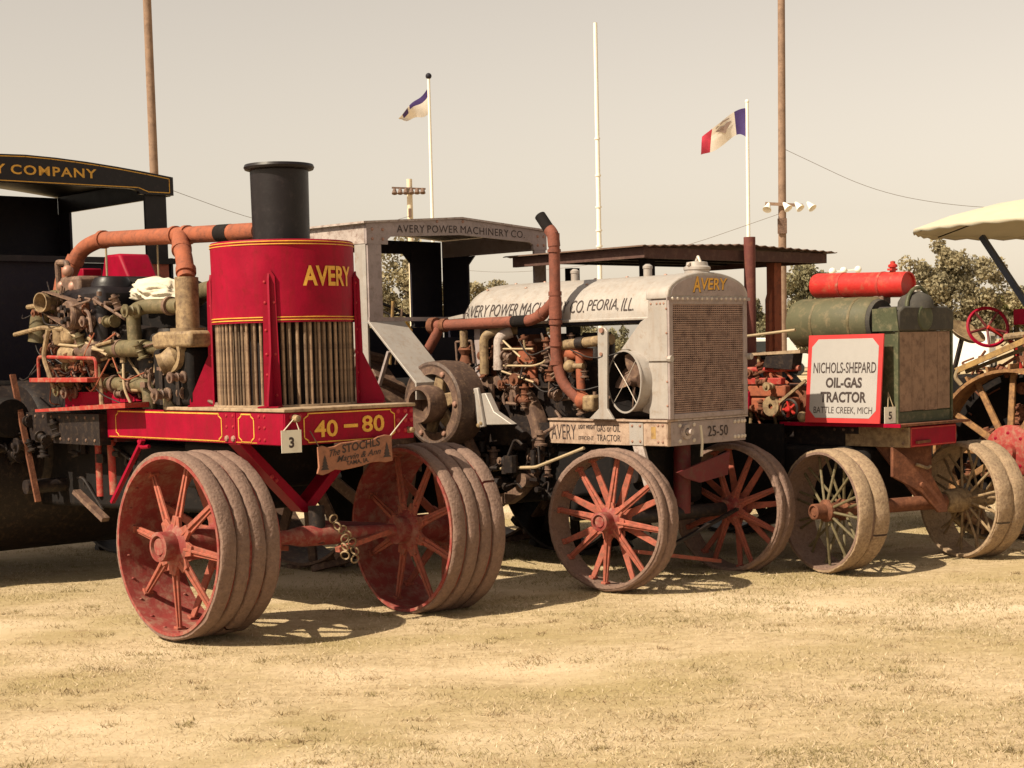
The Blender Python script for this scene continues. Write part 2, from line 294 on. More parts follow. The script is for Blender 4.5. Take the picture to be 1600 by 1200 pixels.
def clutter(parent, box, n, m, seed, name='small_fittings', smin=0.02, smax=0.07):
    rr = random.Random(seed); b = B()
    for i in range(n):
        p = Vector((rr.uniform(*box[0]), rr.uniform(*box[1]), rr.uniform(*box[2]))); s = rr.uniform(smin, smax); k = rr.random()
        ax = rr.choice([(1, 0, 0), (0, 1, 0), (0, 0, 1), (0.3, 0.8, 0.4)])
        if k < 0.5: b.cyl(p, p+Vector(ax)*s*rr.uniform(0.6, 2.5), s*rr.uniform(0.3, 0.6), n=10)
        elif k < 0.62: b.box(p.x-s*.2, p.x+s*.2, p.y-s*rr.uniform(.4, 1), p.y+s/2, p.z-s*.2, p.z+s*rr.uniform(.1, .5))
        else: b.tube([p, p+Vector((0, rr.uniform(-.15, .15), rr.uniform(-.1, .1))), p+Vector((rr.uniform(-.05, .05), rr.uniform(-.3, .3), rr.uniform(-.25, .05)))], rr.uniform(0.006, 0.014), 7, 0.05)
    return stuff(obj(name, b, m, parent))

# ------------------------------------------------------------------ ground and turf
def gz(x, y):
    return -0.02 + 0.010*math.sin(x*1.7+0.6*y) + 0.008*math.sin(2.3*y-0.8*x+1.0) + 0.005*math.sin(5.1*x+3.7*y)
gx = np.concatenate([-np.geomspace(1500, 8.5, 14), np.arange(-8, 9.01, 0.2), np.geomspace(9.5, 1500, 14)]); gy = np.concatenate([[-60, -20, -5, 0, 3], np.arange(4, 20.01, 0.2), np.geomspace(21, 2500, 18)])
gv = []
for y in gy:
    for x in gx:
        f = max(0.0, 1-max(0, abs(x)-8)/6)*max(0.0, 1-max(0, y-18)/8); gv.append((x, y, -0.02+(gz(x, y)+0.02)*f))
nx_ = len(gx); gb = B(); gb.v = gv; gb.f = [(j*nx_+i, j*nx_+i+1, (j+1)*nx_+i+1, (j+1)*nx_+i) for j in range(len(gy)-1) for i in range(nx_-1)]
go = obj('ground', gb, 'turf', smooth=180); go['kind'] = 'structure'
def numesh(name, V, F4, tint, m, parent=None):
    me = bpy.data.meshes.new(name); nv = len(V); nf = len(F4); k = F4.shape[1]
    me.vertices.add(nv); me.vertices.foreach_set('co', V.astype(np.float32).ravel()); me.loops.add(nf*k); me.loops.foreach_set('vertex_index', F4.astype(np.int32).ravel())
    me.polygons.add(nf); me.polygons.foreach_set('loop_start', np.arange(nf, dtype=np.int32)*k); me.polygons.foreach_set('loop_total', np.full(nf, k, dtype=np.int32))
    at = me.color_attributes.new('tint', 'FLOAT_COLOR', 'POINT'); at.data.foreach_set('color', np.hstack([tint, np.ones((nv, 1))]).astype(np.float32).ravel())
    me.update(calc_edges=True); me.materials.append(MATS[m]); o = bpy.data.objects.new(name, me); COL.objects.link(o); o.parent = parent; return o
LAT = RNG.random((256, 256))
def vn(x, y):
    xi = np.floor(x).astype(int); yi = np.floor(y).astype(int); fx_ = x-xi; fy_ = y-yi; fx_ = fx_*fx_*(3-2*fx_); fy_ = fy_*fy_*(3-2*fy_); g_ = lambda a, c: LAT[a % 256, c % 256]
    return (g_(xi, yi)*(1-fx_)+g_(xi+1, yi)*fx_)*(1-fy_)+(g_(xi, yi+1)*(1-fx_)+g_(xi+1, yi+1)*fx_)*fy_
def patch(x, y):     # broad worn and greener patches, drawn out along the row
    return 1.5*(vn(x*.55+3+.3*y, y*1.0)-.5)+1.3*(vn(x*1.5+9, y*2.1+4-.4*x)-.5)+1.0*(vn(x*3.3+.5*y, y*4.4)-.5)+.8*(vn(x*7.3, y*11)-.5)
N = 330000
yy = 5.6+(RNG.random(N)**1.25)*11.4; xx = (RNG.random(N)*2-1)*(0.40*yy+0.8)+0.0
cl = RNG.normal(0, 0.035, (N, 2)); cx = np.round(xx/0.13)*0.13+RNG.normal(0, .03, N); k = RNG.random(N) < 0.45; xx = np.where(k, cx+cl[:, 0], xx); yy = np.where(k, np.round(yy/0.13)*0.13+cl[:, 1]+.03*np.sin(xx*9), yy)
pt = patch(xx, yy); keep = RNG.random(N) < np.clip(0.72+0.3*pt, 0.12, 1); xx, yy, pt = xx[keep], yy[keep], pt[keep]; N = len(xx)
zz = np.array([gz(a, c) for a, c in zip(xx, yy)]) if N < 400000 else 0
hh = RNG.uniform(0.005, 0.019, N)*(1+0.35*np.clip(pt, -1, 1)); an = RNG.random(N)*2*PI; wd = RNG.uniform(0.0016, 0.0035, N); ln = RNG.normal(0, 0.022, (N, 2))
dx, dy = np.cos(an)*wd, np.sin(an)*wd
V = np.empty((N, 3, 3)); V[:, 0] = np.stack([xx-dx, yy-dy, zz-0.004], 1); V[:, 1] = np.stack([xx+dx, yy+dy, zz-0.004], 1); V[:, 2] = np.stack([xx+ln[:, 0], yy+ln[:, 1], zz+hh], 1)
straw = np.array([0.545, 0.425, 0.27]); olive = np.array([0.245, 0.20, 0.092]); pale = np.array([0.66, 0.53, 0.38])
gm = np.clip(0.24+0.44*np.clip((yy-8.4)/1.6, 0, 1)+0.72*pt+RNG.normal(0, 0.28, N), 0, 1)[:, None]; pm = (RNG.random(N) < 0.22)[:, None]
tint = (straw*(1-gm)+olive*gm); tint = np.where(pm, pale, tint)*RNG.uniform(0.75, 1.15, (N, 1)); tint = np.repeat(tint[:, None, :], 3, 1)
nt_ = 300; ty = 6+(RNG.random(nt_)**1.2)*7; tx = (RNG.random(nt_)*2-1)*(0.36*ty+.4); nb = 42
bx = (tx[:, None]+RNG.normal(0, 1, (nt_, nb))*RNG.uniform(.02, .085, (nt_, 1))).ravel(); by = (ty[:, None]+RNG.normal(0, 1, (nt_, nb))*RNG.uniform(.015, .05, (nt_, 1))).ravel(); M_ = len(bx)
bz = np.array([gz(a, c) for a, c in zip(bx, by)]); bh = RNG.uniform(.008, .024, M_); ba = RNG.random(M_)*2*PI; bw_ = RNG.uniform(.002, .004, M_); bl = RNG.normal(0, .018, (M_, 2))
V2 = np.empty((M_, 3, 3)); V2[:, 0] = np.stack([bx-np.cos(ba)*bw_, by-np.sin(ba)*bw_, bz-.004], 1); V2[:, 1] = np.stack([bx+np.cos(ba)*bw_, by+np.sin(ba)*bw_, bz-.004], 1); V2[:, 2] = np.stack([bx+bl[:, 0], by+bl[:, 1], bz+bh], 1)
tm = np.repeat(RNG.random((nt_, 1)), nb, 1).ravel()[:, None]; T2_ = (np.array([.24, .20, .09])*tm+np.array([.30, .21, .125])*(1-tm))*RNG.uniform(.7, 1.3, (M_, 1))
V = np.concatenate([V, V2]); tint = np.concatenate([tint, np.repeat(T2_[:, None, :], 3, 1)]); N = len(V)
F3 = np.arange(N*3).reshape(N, 3)
go = numesh('grass', V.reshape(-1, 3), F3, np.clip(tint.reshape(-1, 3), 0, 1), 'grass'); go['kind'] = 'stuff'; tag(go, 'short dry straw-coloured grass over the showground', 'grass')

# ------------------------------------------------------------------ background: trees, poles, flags
def tree(name, label, x, y, h, rx, blobs, seed, cols, n=5200, trunk=0.25, leaf=0.23):
    n = int(n*2.8)
    t = thing(name, label, 'tree', (x, y, -0.02), 0, 'trees beyond the showground'); r = np.random.default_rng(seed)
    tb = B(); tb.tube([(0, 0, 0), (0.1, 0, h*0.25), (-0.05, 0.1, h*0.5), (0.05, 0, h*0.8)], [trunk, trunk*.8, trunk*.55, trunk*.2], 9)
    for bx, by, bz, br in blobs: tb.tube([(0, 0, h*0.22+0.25*bz), (bx*0.5, by*0.5, bz*0.75), (bx, by, bz)], [trunk*.45, trunk*.3, trunk*.1], 6)
    obj('trunk', tb, 'bark', t)
    C = []; nb = len(blobs)
    tot = sum(q[3]**2 for q in blobs)
    sub = []
    for bx, by, bz, br in blobs:
        for _ in range(15):
            d = r.normal(0, 1, 3); d /= np.linalg.norm(d); sub.append((np.array([bx, by, bz])+d*br*r.uniform(.35, .98), br*r.uniform(.24, .45), br))
    w = np.array([q[2]**2 for q in sub]); w /= w.sum(); idx = r.choice(len(sub), n, p=w)
    cen = np.array([q[0] for q in sub])[idx]; rad = np.array([q[1] for q in sub])[idx]; d = r.normal(0, 1, (n, 3)); d /= np.linalg.norm(d, axis=1)[:, None]
    P = cen+d*(rad*r.random(n)**0.4)[:, None]; P[:, 2] = np.maximum(P[:, 2], 0.5)
    a = r.normal(0, 1, (n, 3)); a /= np.linalg.norm(a, axis=1)[:, None]; b_ = np.cross(a, r.normal(0, 1, (n, 3))); b_ /= np.linalg.norm(b_, axis=1)[:, None]; sz = leaf*r.uniform(.5, 1.15, n)[:, None]
    V = np.stack([P-a*sz*.5, P+b_*sz*.34, P+a*sz*.5, P-b_*sz*.34], 1).reshape(-1, 3)
    c0, c1 = np.array(cols[0]), np.array(cols[1]); cm = np.clip(r.normal(.5, .25, n)+0.35*(idx % 3-1)/1, 0, 1)[:, None]; T = np.repeat((c0*(1-cm)+c1*cm)[:, None, :], 4, 1).reshape(-1, 3)
    o = numesh('crown', V, np.arange(n*4).reshape(n, 4), T, 'leaf', t); return t
OLV = ((0.19, 0.165, 0.105), (0.34, 0.29, 0.18)); OLV2 = ((0.15, 0.14, 0.085), (0.28, 0.25, 0.15))
tree('broadleaf_tree', 'olive broadleaf tree seen through the silver cab, behind the floodlight pole', -5.1, 85, 7.6, 2, [(0, 0, 5.6, 1.5), (-1.3, .5, 4.4, 1.4), (1.1, -.3, 4.6, 1.5), (0.2, 0, 3.0, 1.7), (-2.0, 0, 2.6, 1.4), (2.0, .4, 2.9, 1.3), (.4, .2, 6.6, .8)], 1, OLV, 6000)
tree('broadleaf_tree', 'low round tree right of the dark cab panel, beside the silver hood', -1.0, 95, 5.9, 2, [(0, 0, 4.2, 1.2), (-1.0, 0, 4.8, 1.0), (1.2, 0, 3.5, 1.3), (0, 0, 2.2, 1.6), (2.6, 0, 2.8, 1.1)], 2, OLV, 4200)
tree('broadleaf_tree', 'tree behind the green tank, right of the speaker pole', 16.4, 90, 6.4, 2, [(-.2, 0, 5.0, 1.2), (-1.0, 0, 4.1, 1.3), (1.0, 0, 3.9, 1.4), (0, 0, 2.6, 1.9), (-1.7, 0, 2.4, 1.3), (1.9, 0, 2.6, 1.2)], 3, OLV2, 5200)
tree('broadleaf_tree', 'largest round-topped tree, above the red steering wheel on the right', 22.5, 85, 6.7, 2.6, [(-.1, 0, 5.2, 1.3), (-1.7, 0, 4.6, 1.1), (1.4, 0, 4.2, 1.5), (0.2, 0, 3.0, 2.1), (-2.1, 0, 2.8, 1.4), (2.6, .3, 2.9, 1.3), (-1.2, 0, 3.8, 1.3)], 4, OLV, 7500)
tree('broadleaf_tree', 'pale willow-like tree at the right edge behind the blue bar', 26.8, 88, 4.6, 2, [(0, 0, 3.2, 1.2), (-1.2, 0, 2.4, 1.3), (1.3, 0, 2.7, 1.4)], 5, ((.12, .11, .04), (.27, .23, .09)), 3600)
tree('broadleaf_tree', 'dark tree cut by the right edge of the picture', 30.4, 92, 5.8, 2, [(0, 0, 4.3, 1.4), (-1.3, 0, 3.4, 1.3), (1.4, 0, 3.6, 1.6), (0, 0, 2.2, 1.9)], 6, OLV2, 3600)
tree('broadleaf_tree', 'low dark tree glimpsed between the silver radiator and the rusty exhaust', 13.2, 92, 4.2, 2, [(0, 0, 2.9, 1.2), (-1.2, 0, 2.2, 1.2), (1.2, 0, 2.3, 1.2)], 8, OLV2, 3000)
for i, (px, lab) in enumerate([(-30, 'distant low tree far left behind the black cab'), (-21, 'distant tree behind the engine of the red tractor'), (-13, 'distant tree behind the black stack'), (5.5, 'distant tree hidden behind the silver hood')]):
    tree('broadleaf_tree', lab, px, 98+3*i, 3.6, 2, [(0, 0, 2.3, 1.3), (-1.5, 0, 1.7, 1.2), (1.5, 0, 1.8, 1.2)], 20+i, OLV2, 2200)
def pole(name, label, cat, x, y, h, r0, r1, m, **kw):
    t = thing(name, label, cat, (x, y, -0.05)); b = B(); b.tube([(0, 0, 0), (kw.get('lean', 0)*.5, 0, h*.5), (kw.get('lean', 0), 0, h)], [r0, (r0+r1)/2, r1], 12); obj('pole', b, m, t); return t
pole('utility_pole', 'weathered wooden utility pole rising behind the black cab', 'pole', -9.35, 45, 11.5, 0.125, 0.11, 'pole_wood')
fp = pole('floodlight_pole', 'pale pole with a crossarm of floodlights behind the silver cab', 'light pole', -3.4, 60, 7.75, 0.12, 0.10, 'pole_pale')
b = B(); b.bar((-.62, -.12, 7.45), (.58, -.12, 7.38), .06, .06); obj('crossarm', b, 'steel_brown', fp)
for k in range(6):
    b = B(); x = -.52+k*.2; b.lathe([(.02, .12), (.05, .10), (.105, -.08), (.095, -.09), (.0002, -.02)], (x, -.22, 7.30), (0, 0.35, .9), 10); obj('floodlight', b, 'steel_brown', fp)
b = B(); b.box(-.05, .05, -.2, -.1, 6.4, 6.7); obj('junction_box', b, 'steel_brown', fp)
f1 = pole('flagpole', 'tall white flagpole with ball top, leftmost of the three', 'flagpole', -3.05, 70, 12.85, .085, .06, 'pole_white'); b = B(); b.sphere((0, 0, 12.95), .13, 12); obj('ball_finial', b, 'navy_and_shade', f1)
f2 = pole('flagpole', 'thick white stepped pole with no flag above the rusty roof', 'flagpole', 3.6, 65, 14.0, .10, .075, 'pole_white')
for z, r in ((5.5, .13), (6.1, .125), (7.0, .12), (8.2, .115), (9.6, .11)):
    b = B(); b.lathe([(r*.8, 0), (r, 0), (r, .06), (r*.8, .06)], (0, 0, z), n=14); obj('collar', b, 'pole_white', f2)
f3 = pole('flagpole', 'white flagpole flying the blue white and red flag', 'flagpole', 10.1, 70, 11.6, .09, .065, 'pole_white'); b = B(); b.sphere((0, 0, 11.62), .09, 10); obj('cap', b, 'pole_white', f3)
def grid_patch(fn, u0, u1, v0, v1, nu=10, nv=10):
    b = B()
    for i in range(nu+1):
        for j in range(nv+1): b.v.append(tuple(fn(u0+(u1-u0)*i/nu, v0+(v1-v0)*j/nv)))
    b.f = [(i*(nv+1)+j, (i+1)*(nv+1)+j, (i+1)*(nv+1)+j+1, i*(nv+1)+j+1) for i in range(nu) for j in range(nv)]; return b
def flag3(u, v):     # u away from the pole, v down the hoist; cloth sags and folds over itself
    x = -0.06-1.80*u; sag = -0.85*u**1.25-0.45*u*u*(1-v)*0.6
    hang = 1.18*(1-0.30*math.sin(PI*u*.9)*(1 if v < .5 else .55)); z = 11.35+sag-v*hang+0.10*math.sin(u*7)*(0.4+v)
    return (x+0.10*v*math.sin(u*5), 0.22*math.sin(u*8+v*2.2)*u+0.25*(v-.5)*math.sin(u*PI), z)
fl = thing('flag', 'blue white and red striped flag with eagle streaming left from its pole', 'flag', (10.1, 70, -.05))
for nm, m_, a0, a1 in (('blue_stripe', 'flag_blue', 0, .27), ('white_stripe', 'flag_white', .27, .78), ('red_stripe', 'flag_red', .78, 1.0)): obj(nm, grid_patch(flag3, a0, a1, 0, 1), m_, fl, smooth=180)
eg = B()
for poly in ([(.36, .34), (.47, .26), (.52, .33), (.60, .22), (.70, .30), (.62, .42), (.55, .50), (.50, .62), (.47, .50), (.40, .46)], [(.40, .12), (.55, .05), (.70, .12), (.70, .17), (.55, .11), (.40, .18)]):
    ps = [Vector(flag3(a, c))+Vector((0, -.03, 0)) for a, c in poly]; eg.add(ps, [tuple(range(len(ps)))])
obj('eagle_emblem', eg, 'flag_brown', fl)
def flag1(u, v):
    z = 12.45-1.15*u**.95-v*(0.95*(1-u)**.8+0.06)-0.05*math.sin(u*9); return (-0.05-1.25*u+0.12*v*u, 0.25*math.sin(u*7+v*3)*u+.2*v*(1-u), z)
fl = thing('flag', 'limp white flag with dark blue band on the leftmost flagpole', 'flag', (-3.05, 70, -.05))
obj('white_cloth', grid_patch(flag1, 0, 1, .32, 1), 'flag_white', fl, smooth=180)
obj('dark_band', grid_patch(flag1, 0, .62, 0, .32), 'flag_blue', fl, smooth=180); obj('dark_badge', grid_patch(lambda u, v: Vector(flag1(u, v))+Vector((0, -.02, 0)), .68, .86, .05, .45), 'flag_blue', fl, smooth=180); obj('pale_band', grid_patch(flag1, .62, 1, 0, .32), 'flag_white', fl, smooth=180)
up_ = pole('utility_pole', 'tall weathered utility pole with white horn loudspeakers right of the flag', 'pole', 7.38, 45, 11.5, .115, .095, 'pole_wood', lean=.05)
b = B(); b.bar((-.45, -.14, 5.35), (.55, -.14, 5.28), .06, .08); obj('crossarm', b, 'pole_wood', up_)
for k, x in enumerate((-.36, .02, .34, .66)):
    b = B(); b.lathe([(.02, 0), (.05, .05), (.08, .16), (.115, .24), (.12, .25), (.108, .24), (.05, .1)], (x, -.2, 5.36), (.5 if x > 0 else -.3, -.55, -.75), 14); obj('horn_speaker', b, 'pole_white', up_)
b = B(); b.box(-.12, .12, -.16, -.08, 4.55, 4.95); obj('metal_sleeve', b, 'steel_brown', up_)
pole('light_post', 'slim post with round white lamps in front of the tree behind the red cylinder', 'light pole', 15.15, 75, 4.9, .05, .05, 'pole_white')
lp = bpy.data.objects['light_post']; b = B(); b.bar((-.65, 0, 4.75), (.65, 0, 4.85), .05, .05); obj('crossarm', b, 'pole_white', lp)
for x in (-.6, -.1, .55):
    b = B(); b.sphere((x, -.05, 4.8+.05*x), .16, 12); obj('lamp_globe', b, 'pole_white', lp)
def wire(label, pts):
    b = B(); b.tube(pts, .007, 6, fil=3, seg=8); tag(obj('overhead_wire', b, 'wire_dark'), label, 'wire')
wire('thin sagging cable from the speaker pole off to the right', [(7.45, 45, 6.75), (9.9, 45, 5.55), (12.2, 45, 5.10), (17, 45, 4.9)])
wire('thin cable from the speaker pole across behind the flagpole to the left', [(7.38, 45, 5.05), (4.5, 48, 4.2), (0.5, 52, 3.9), (-3.4, 60, 4.6)])
wire('faint cable from the wooden pole behind the stack to the floodlight pole', [(-9.35, 45, 6.2), (-7, 50, 5.4), (-5, 56, 5.6), (-3.4, 60, 6.4)])
# far parked vehicles
def van(label, x, y, rz):
    t = thing('parked_van', label, 'van', (x, y, -.02), rz); b = B(); b.prism([(-2.2, .35), (2.2, .35), (2.25, .95), (1.5, 1.15), (1.0, 1.85), (-2.15, 1.9)], 'y', -.85, .85); obj('body', b, 'van_white', t, bevel=.06)
    for s in (-1, 1):
        b = B(); b.box(-1.7, .85, s*.855-.005, s*.855+.005, 1.2, 1.7); obj('window', b, 'glass', t)
        for xx_ in (-1.4, 1.4):
            b = B(); b.lathe([(.0002, -.1), (.32, -.1), (.34, 0), (.32, .1), (.0002, .1)], (xx_, s*.8, .34), (0, 1, 0), 18); obj('wheel', b, 'rubber', t)
    return t
van('white van parked far off behind the wooden radiator board', 20.6, 74, R(70)); van('white van far off between the rusty post and the green tank', 12.6, 82, R(5))

# ------------------------------------------------------------------ wheels
def wheel(name, parent, R_, bw, loc, rz, ns, rimm, spm, treadm, bands=(), dish=.04, hubr=.085, hubm='steel_brown', rod=False, sw=.06, lean=0.0, label=None):
    rnd = random.Random(len(bpy.data.objects)); h = bw/2
    b = B(); b.lathe([(R_-.018, -h), (R_-.018, h), (R_-.036, h), (R_-.034, 0), (R_-.036, -h)], (0, 0, 0), (1, 0, 0), 64, closed=True)
    w = obj(name, b, rimm, parent, loc=loc, rot=(lean, 0, rz))
    if label: w['label'] = label
    ph = [rnd.uniform(0, 6) for _ in range(4)]
    for i, (x0, x1, rr, cut) in enumerate(bands):
        c = rnd.uniform(0, 6)
        def jit(an, j, r, hh, c=c):
            k = .0022*math.sin(7*an+c)+.0016*math.sin(19*an+2*c)+.0016*math.sin(47*an+c*3)+.0012*math.sin(83*an+c*5); return r+k*(1 if j in (1, 2, 3) else 0), hh+.5*k+.003*math.sin(5*an+c)
        b = B(); mid = (x0+x1)/2; e = (x1-x0)*.16; b.lathe([(R_-.02, x0), (rr-.008, x0+.002), (rr, x0+e), (rr, x1-e), (rr-.008, x1-.002), (R_-.02, x1)], (0, 0, 0), (1, 0, 0), 96, jit=jit, a0=c, a1=c+2*PI-(cut or 0)) if cut else b.lathe([(R_-.02, x0), (rr-.008, x0+.002), (rr, x0+e), (rr, x1-e), (rr-.008, x1-.002), (R_-.02, x1)], (0, 0, 0), (1, 0, 0), 96, jit=jit)
        obj('tread_band', b, treadm, w, smooth=50)
    rivets([Vector((x_, (R_-.036)*math.cos(a_), (R_-.036)*math.sin(a_))) for x_ in (-h*.72, h*.72) for a_ in [2*PI*k/22+.1 for k in range(22)]], (0, 0, 1), .011, 'rim_rivets', rimm, w)
    b = B(); b.lathe([(.0002, -h-.05), (hubr*.55, -h-.05), (hubr*.6, -h-.035), (hubr*.72, -h-.035), (hubr*.75, -h-.06), (hubr, -h-.055), (hubr, -h+.03), (hubr*1.45, -h+.05), (hubr*1.45, -h+.075), (hubr*1.05, -h+.10), (hubr*1.05, h-.10), (hubr*1.45, h-.075), (hubr*1.45, h-.05), (hubr, h-.03), (hubr, h+.04), (.0002, h+.04)], (0, 0, 0), (1, 0, 0), 28); obj('hub', b, hubm, w)
    for row in (0, 1):
        sb = B(); xr = (-h+.062) if row == 0 else (h-.062); xo = xr+(dish if row == 0 else -dish)
        if rod: sb.tube([(xr, 0, hubr*.9), (xo, 0, R_-.03)], .010, 8)
        else:
            sb.bar((xr, 0, hubr*.9), (xo, 0, R_-.03), sw*1.25, .016, up=(1, 0, 0), w2=sw*.75); s_ = -1 if row == 0 else 1; sb.bar((xr+s_*.012, 0, hubr), (xo+s_*.010, 0, R_-.04), .016, .024, up=(1, 0, 0), h2=.012)
            sb.box(xo-.03, xo+.03, -sw*.42, sw*.42, R_-.05, R_-.034)
            sb.prism([(-sw*1.0, hubr*1.05), (sw*1.0, hubr*1.05), (sw*.55, hubr*2.0), (-sw*.55, hubr*2.0)], 'x', xr-.012, xr+.012)
        s0 = obj('spoke', sb, spm, w, bevel=0 if rod else .003, rot=((PI/ns if row else .12), 0, 0))
        for k in range(1, ns): dup(s0, w, rot=((PI/ns if row else .12)+2*PI*k/ns, 0, 0))
    return w
def lug_wheel(parent, R_, bw, loc, nl, m, ns, spm, hubr=.16):
    h = bw/2; b = B(); b.lathe([(R_-.02, -h), (R_, -h), (R_, h), (R_-.02, h)], (0, 0, 0), (1, 0, 0), 64, closed=True); w = obj('rear_wheel', b, m, parent, loc=loc)
    lb = B(); lb.prism([(-h, -.13), (-h*.1, .02), (-h*.1, .09), (-h, -.06)], 'z', R_, R_+.05); l0 = obj('lug', lb, m, w, bevel=.004)
    lb2 = B(); lb2.prism([(h, -.13), (h*.1, .02), (h*.1, .09), (h, -.06)], 'z', R_, R_+.05); l1 = obj('lug', lb2, m, w, bevel=.004)
    for k in range(1, nl): dup(l0, w, rot=(2*PI*k/nl, 0, 0)); dup(l1, w, rot=(2*PI*(k+.5)/nl, 0, 0))
    l1.rotation_euler = (PI/nl, 0, 0)
    b = B(); b.cyl((-h-.1, 0, 0), (h+.05, 0, 0), hubr, n=24); obj('hub', b, spm, w)
    sb = B(); sb.bar((-h+.1, 0, hubr), (-h+.16, 0, R_-.01), .09, .02, up=(1, 0, 0)); s0 = obj('spoke', sb, spm, w)
    for k in range(1, ns): dup(s0, w, rot=(2*PI*k/ns, 0, 0))
    return w

# ------------------------------------------------------------------ red tractor
T = thing('red_tractor', 'big red tractor with black stack, drum-shaped tube radiator and black cab', 'tractor', (-.928, 9.711, 0), R(42))
fr = obj('frame', B().box(-.465, -.427, 0, 2.05, 1.08, 1.268), 'red', T, bevel=.004)
obj('front_beam', B().box(-.4265, .465, .001, .04, 1.08, 1.268), 'red', fr, bevel=.004, )
obj('side_beam', B().box(.427, .465, .042, 2.05, 1.08, 1.268), 'red', fr, bevel=.004)
obj('cross_member', B().box(-.426, .426, 1.25, 1.30, 1.09, 1.26), 'dark_red', fr); obj('cross_member', B().box(-.426, .426, 2.0, 2.045, 1.05, 1.26), 'dark_red', fr)
obj('rear_beam', B().box(-.52, -.44, 2.055, 5.6, 1.03, 1.235), 'grease_and_shade', fr); obj('rear_beam', B().box(.44, .52, 2.055, 5.6, 1.03, 1.235), 'grease_and_shade', fr)  # rear beams blackened: the shade on them is put into the colour
b = B(); b.prism([(1.56, 1.285), (2.80, 1.243), (2.80, 1.262), (1.56, 1.318)], 'x', -.60, -.43); obj('step_plate', b, 'red_dusty', fr)
b = B(); b.prism([(1.75, 1.32), (2.75, 1.27), (2.75, 1.37), (1.9, 1.385)], 'x', -.40, -.36); obj('guard_plate', b, 'red', fr)
obj('running_board', B().box(-.56, -.38, 2.12, 2.95, 1.445, 1.475), 'red_dusty', fr, bevel=.004)
obj('deck', B().box(-.475, .475, -.012, 1.30, 1.270, 1.290), 'dusty_wood', T, bevel=.004)
obj('corner_plate', B().box(-.468, -.4655, .008, .285, 1.085, 1.262), 'red', fr); obj('rivet_strap', B().box(-.469, -.4655, .505, .625, 1.083, 1.264), 'red', fr)
sx = lambda a, c: (-.4672, a, c); fx = lambda a, c: (a, -.0025, c)
obj('pinstripe', outline(notch(.66, 1.93, 1.092, 1.255, .03), sx, .008), 'yellow', fr); obj('pinstripe', outline(notch(.315, .475, 1.092, 1.255, .028), sx, .008), 'yellow', fr)
obj('pinstripe', outline(notch(-.335, .318, 1.092, 1.258, .028), fx, .007), 'yellow', fr)
obj('pinstripe', outline([(.02, 1.090), (2.02, 1.090), (2.02, 1.091), (.02, 1.091)], sx, .004), 'yellow', fr)
lettering('40', .165, .098, front(-.265, -.0035, 1.118), 'yellow', fr, bold=.02); lettering('80', .165, .098, front(.075, -.0035, 1.132), 'yellow', fr, bold=.02)
obj('dash_mark', B().box(-.055, .045, -.0035, -.001, 1.165, 1.185), 'yellow', fr)
rivets([(-.468, y, z) for y in (.53, .60, .255, .20) for z in (1.245, 1.18)]+[(-.468, y, 1.11) for y in (.255, .20)], (-1, 0, 0), .011, 'rivet_heads', 'rivet_red', fr)
rivets([(-.469, y, 1.11) for y in (.53, .60)], (-1, 0, 0), .02, 'bolt_heads', 'bolt', fr)
rivets([(x, 0, z) for x in (-.42, -.365) for z in (1.245, 1.12)]+[(x, 0, z) for x in (.345, .40, .445) for z in (1.245, 1.19, 1.13)], (0, -1, 0), .016, 'rivet_heads', 'rivet_red', fr)
b = B(); b.lathe([(.0002, .055), (.018, .05), (.022, .02), (.022, 0)], (-.405, 0, 1.235), (0, -1, 0), 12); b.lathe([(.0002, .05), (.015, .045), (.02, 0)], (.425, 0, 1.13), (0, -1, 0), 12); obj('hook_bolt', b, 'buff', fr)
# radiator drum
CY = .65; rad = obj('radiator', B().lathe([(.0002, 1.29), (.33, 1.29), (.33, 1.82), (.0002, 1.82)], (0, CY, 0), n=48), 'core', T)
ddent = lambda an, j, r, h: (r+.0016*math.sin(3*an+7*h)+.0012*math.sin(8*an-11*h+1)+.0008*math.sin(15*an+23*h), h)
obj('shroud', B().lathe([(.4315, 1.785)]+[(.4315, 1.785+.477*k/14) for k in range(1, 15)]+[(.426, 2.268), (.42, 2.262), (.42, 1.785)], (0, CY, 0), n=128, closed=True, jit=ddent), 'red', rad, smooth=60)
obj('drum_top', B().lathe([(.0002, 2.235), (.421, 2.235), (.421, 2.245), (.0002, 2.25)], (0, CY, 0), n=64), 'soot_and_shade', rad)
for z in (2.252, 2.236, 1.812, 1.796): obj('pinstripe', B().lathe([(.4300, z), (.4358, z+.0015), (.4358, z+.0055), (.4300, z+.007)], (0, CY, 0), n=96), 'yellow', rad)
cylmap = lambda R0, ph0, z0: (lambda a, c: (R0*math.sin(ph0+a/R0), CY-R0*math.cos(ph0+a/R0), z0+c))
lettering('AVERY', .385, .118, cylmap(.4362, R(-19), 1.995), 'yellow', rad, bold=.03, slices=3)
tb0 = obj('radiator_tube', B().cyl((0, -.408, 1.292), (0, -.408, 1.80), .0095, n=8), 'tube', rad, loc=(0, CY, 0)); rt_ = random.Random(5)
for k in range(1, 60): dup(tb0, rad, rot=(0, 0, 2*PI*k/60+rt_.uniform(-.018, .018)))
tb1 = obj('radiator_tube', B().cyl((0, -.375, 1.292), (0, -.375, 1.80), .009, n=6), 'tube', rad, loc=(0, CY, 0), rot=(0, 0, .04))
for k in range(1, 44): dup(tb1, rad, rot=(0, 0, .04+2*PI*k/44+rt_.uniform(-.03, .03)))
obj('base_ring', B().lathe([(.30, 1.2905), (.44, 1.2905), (.44, 1.302), (.30, 1.302)], (0, CY, 0), n=64, closed=True), 'dusty_wood', rad)
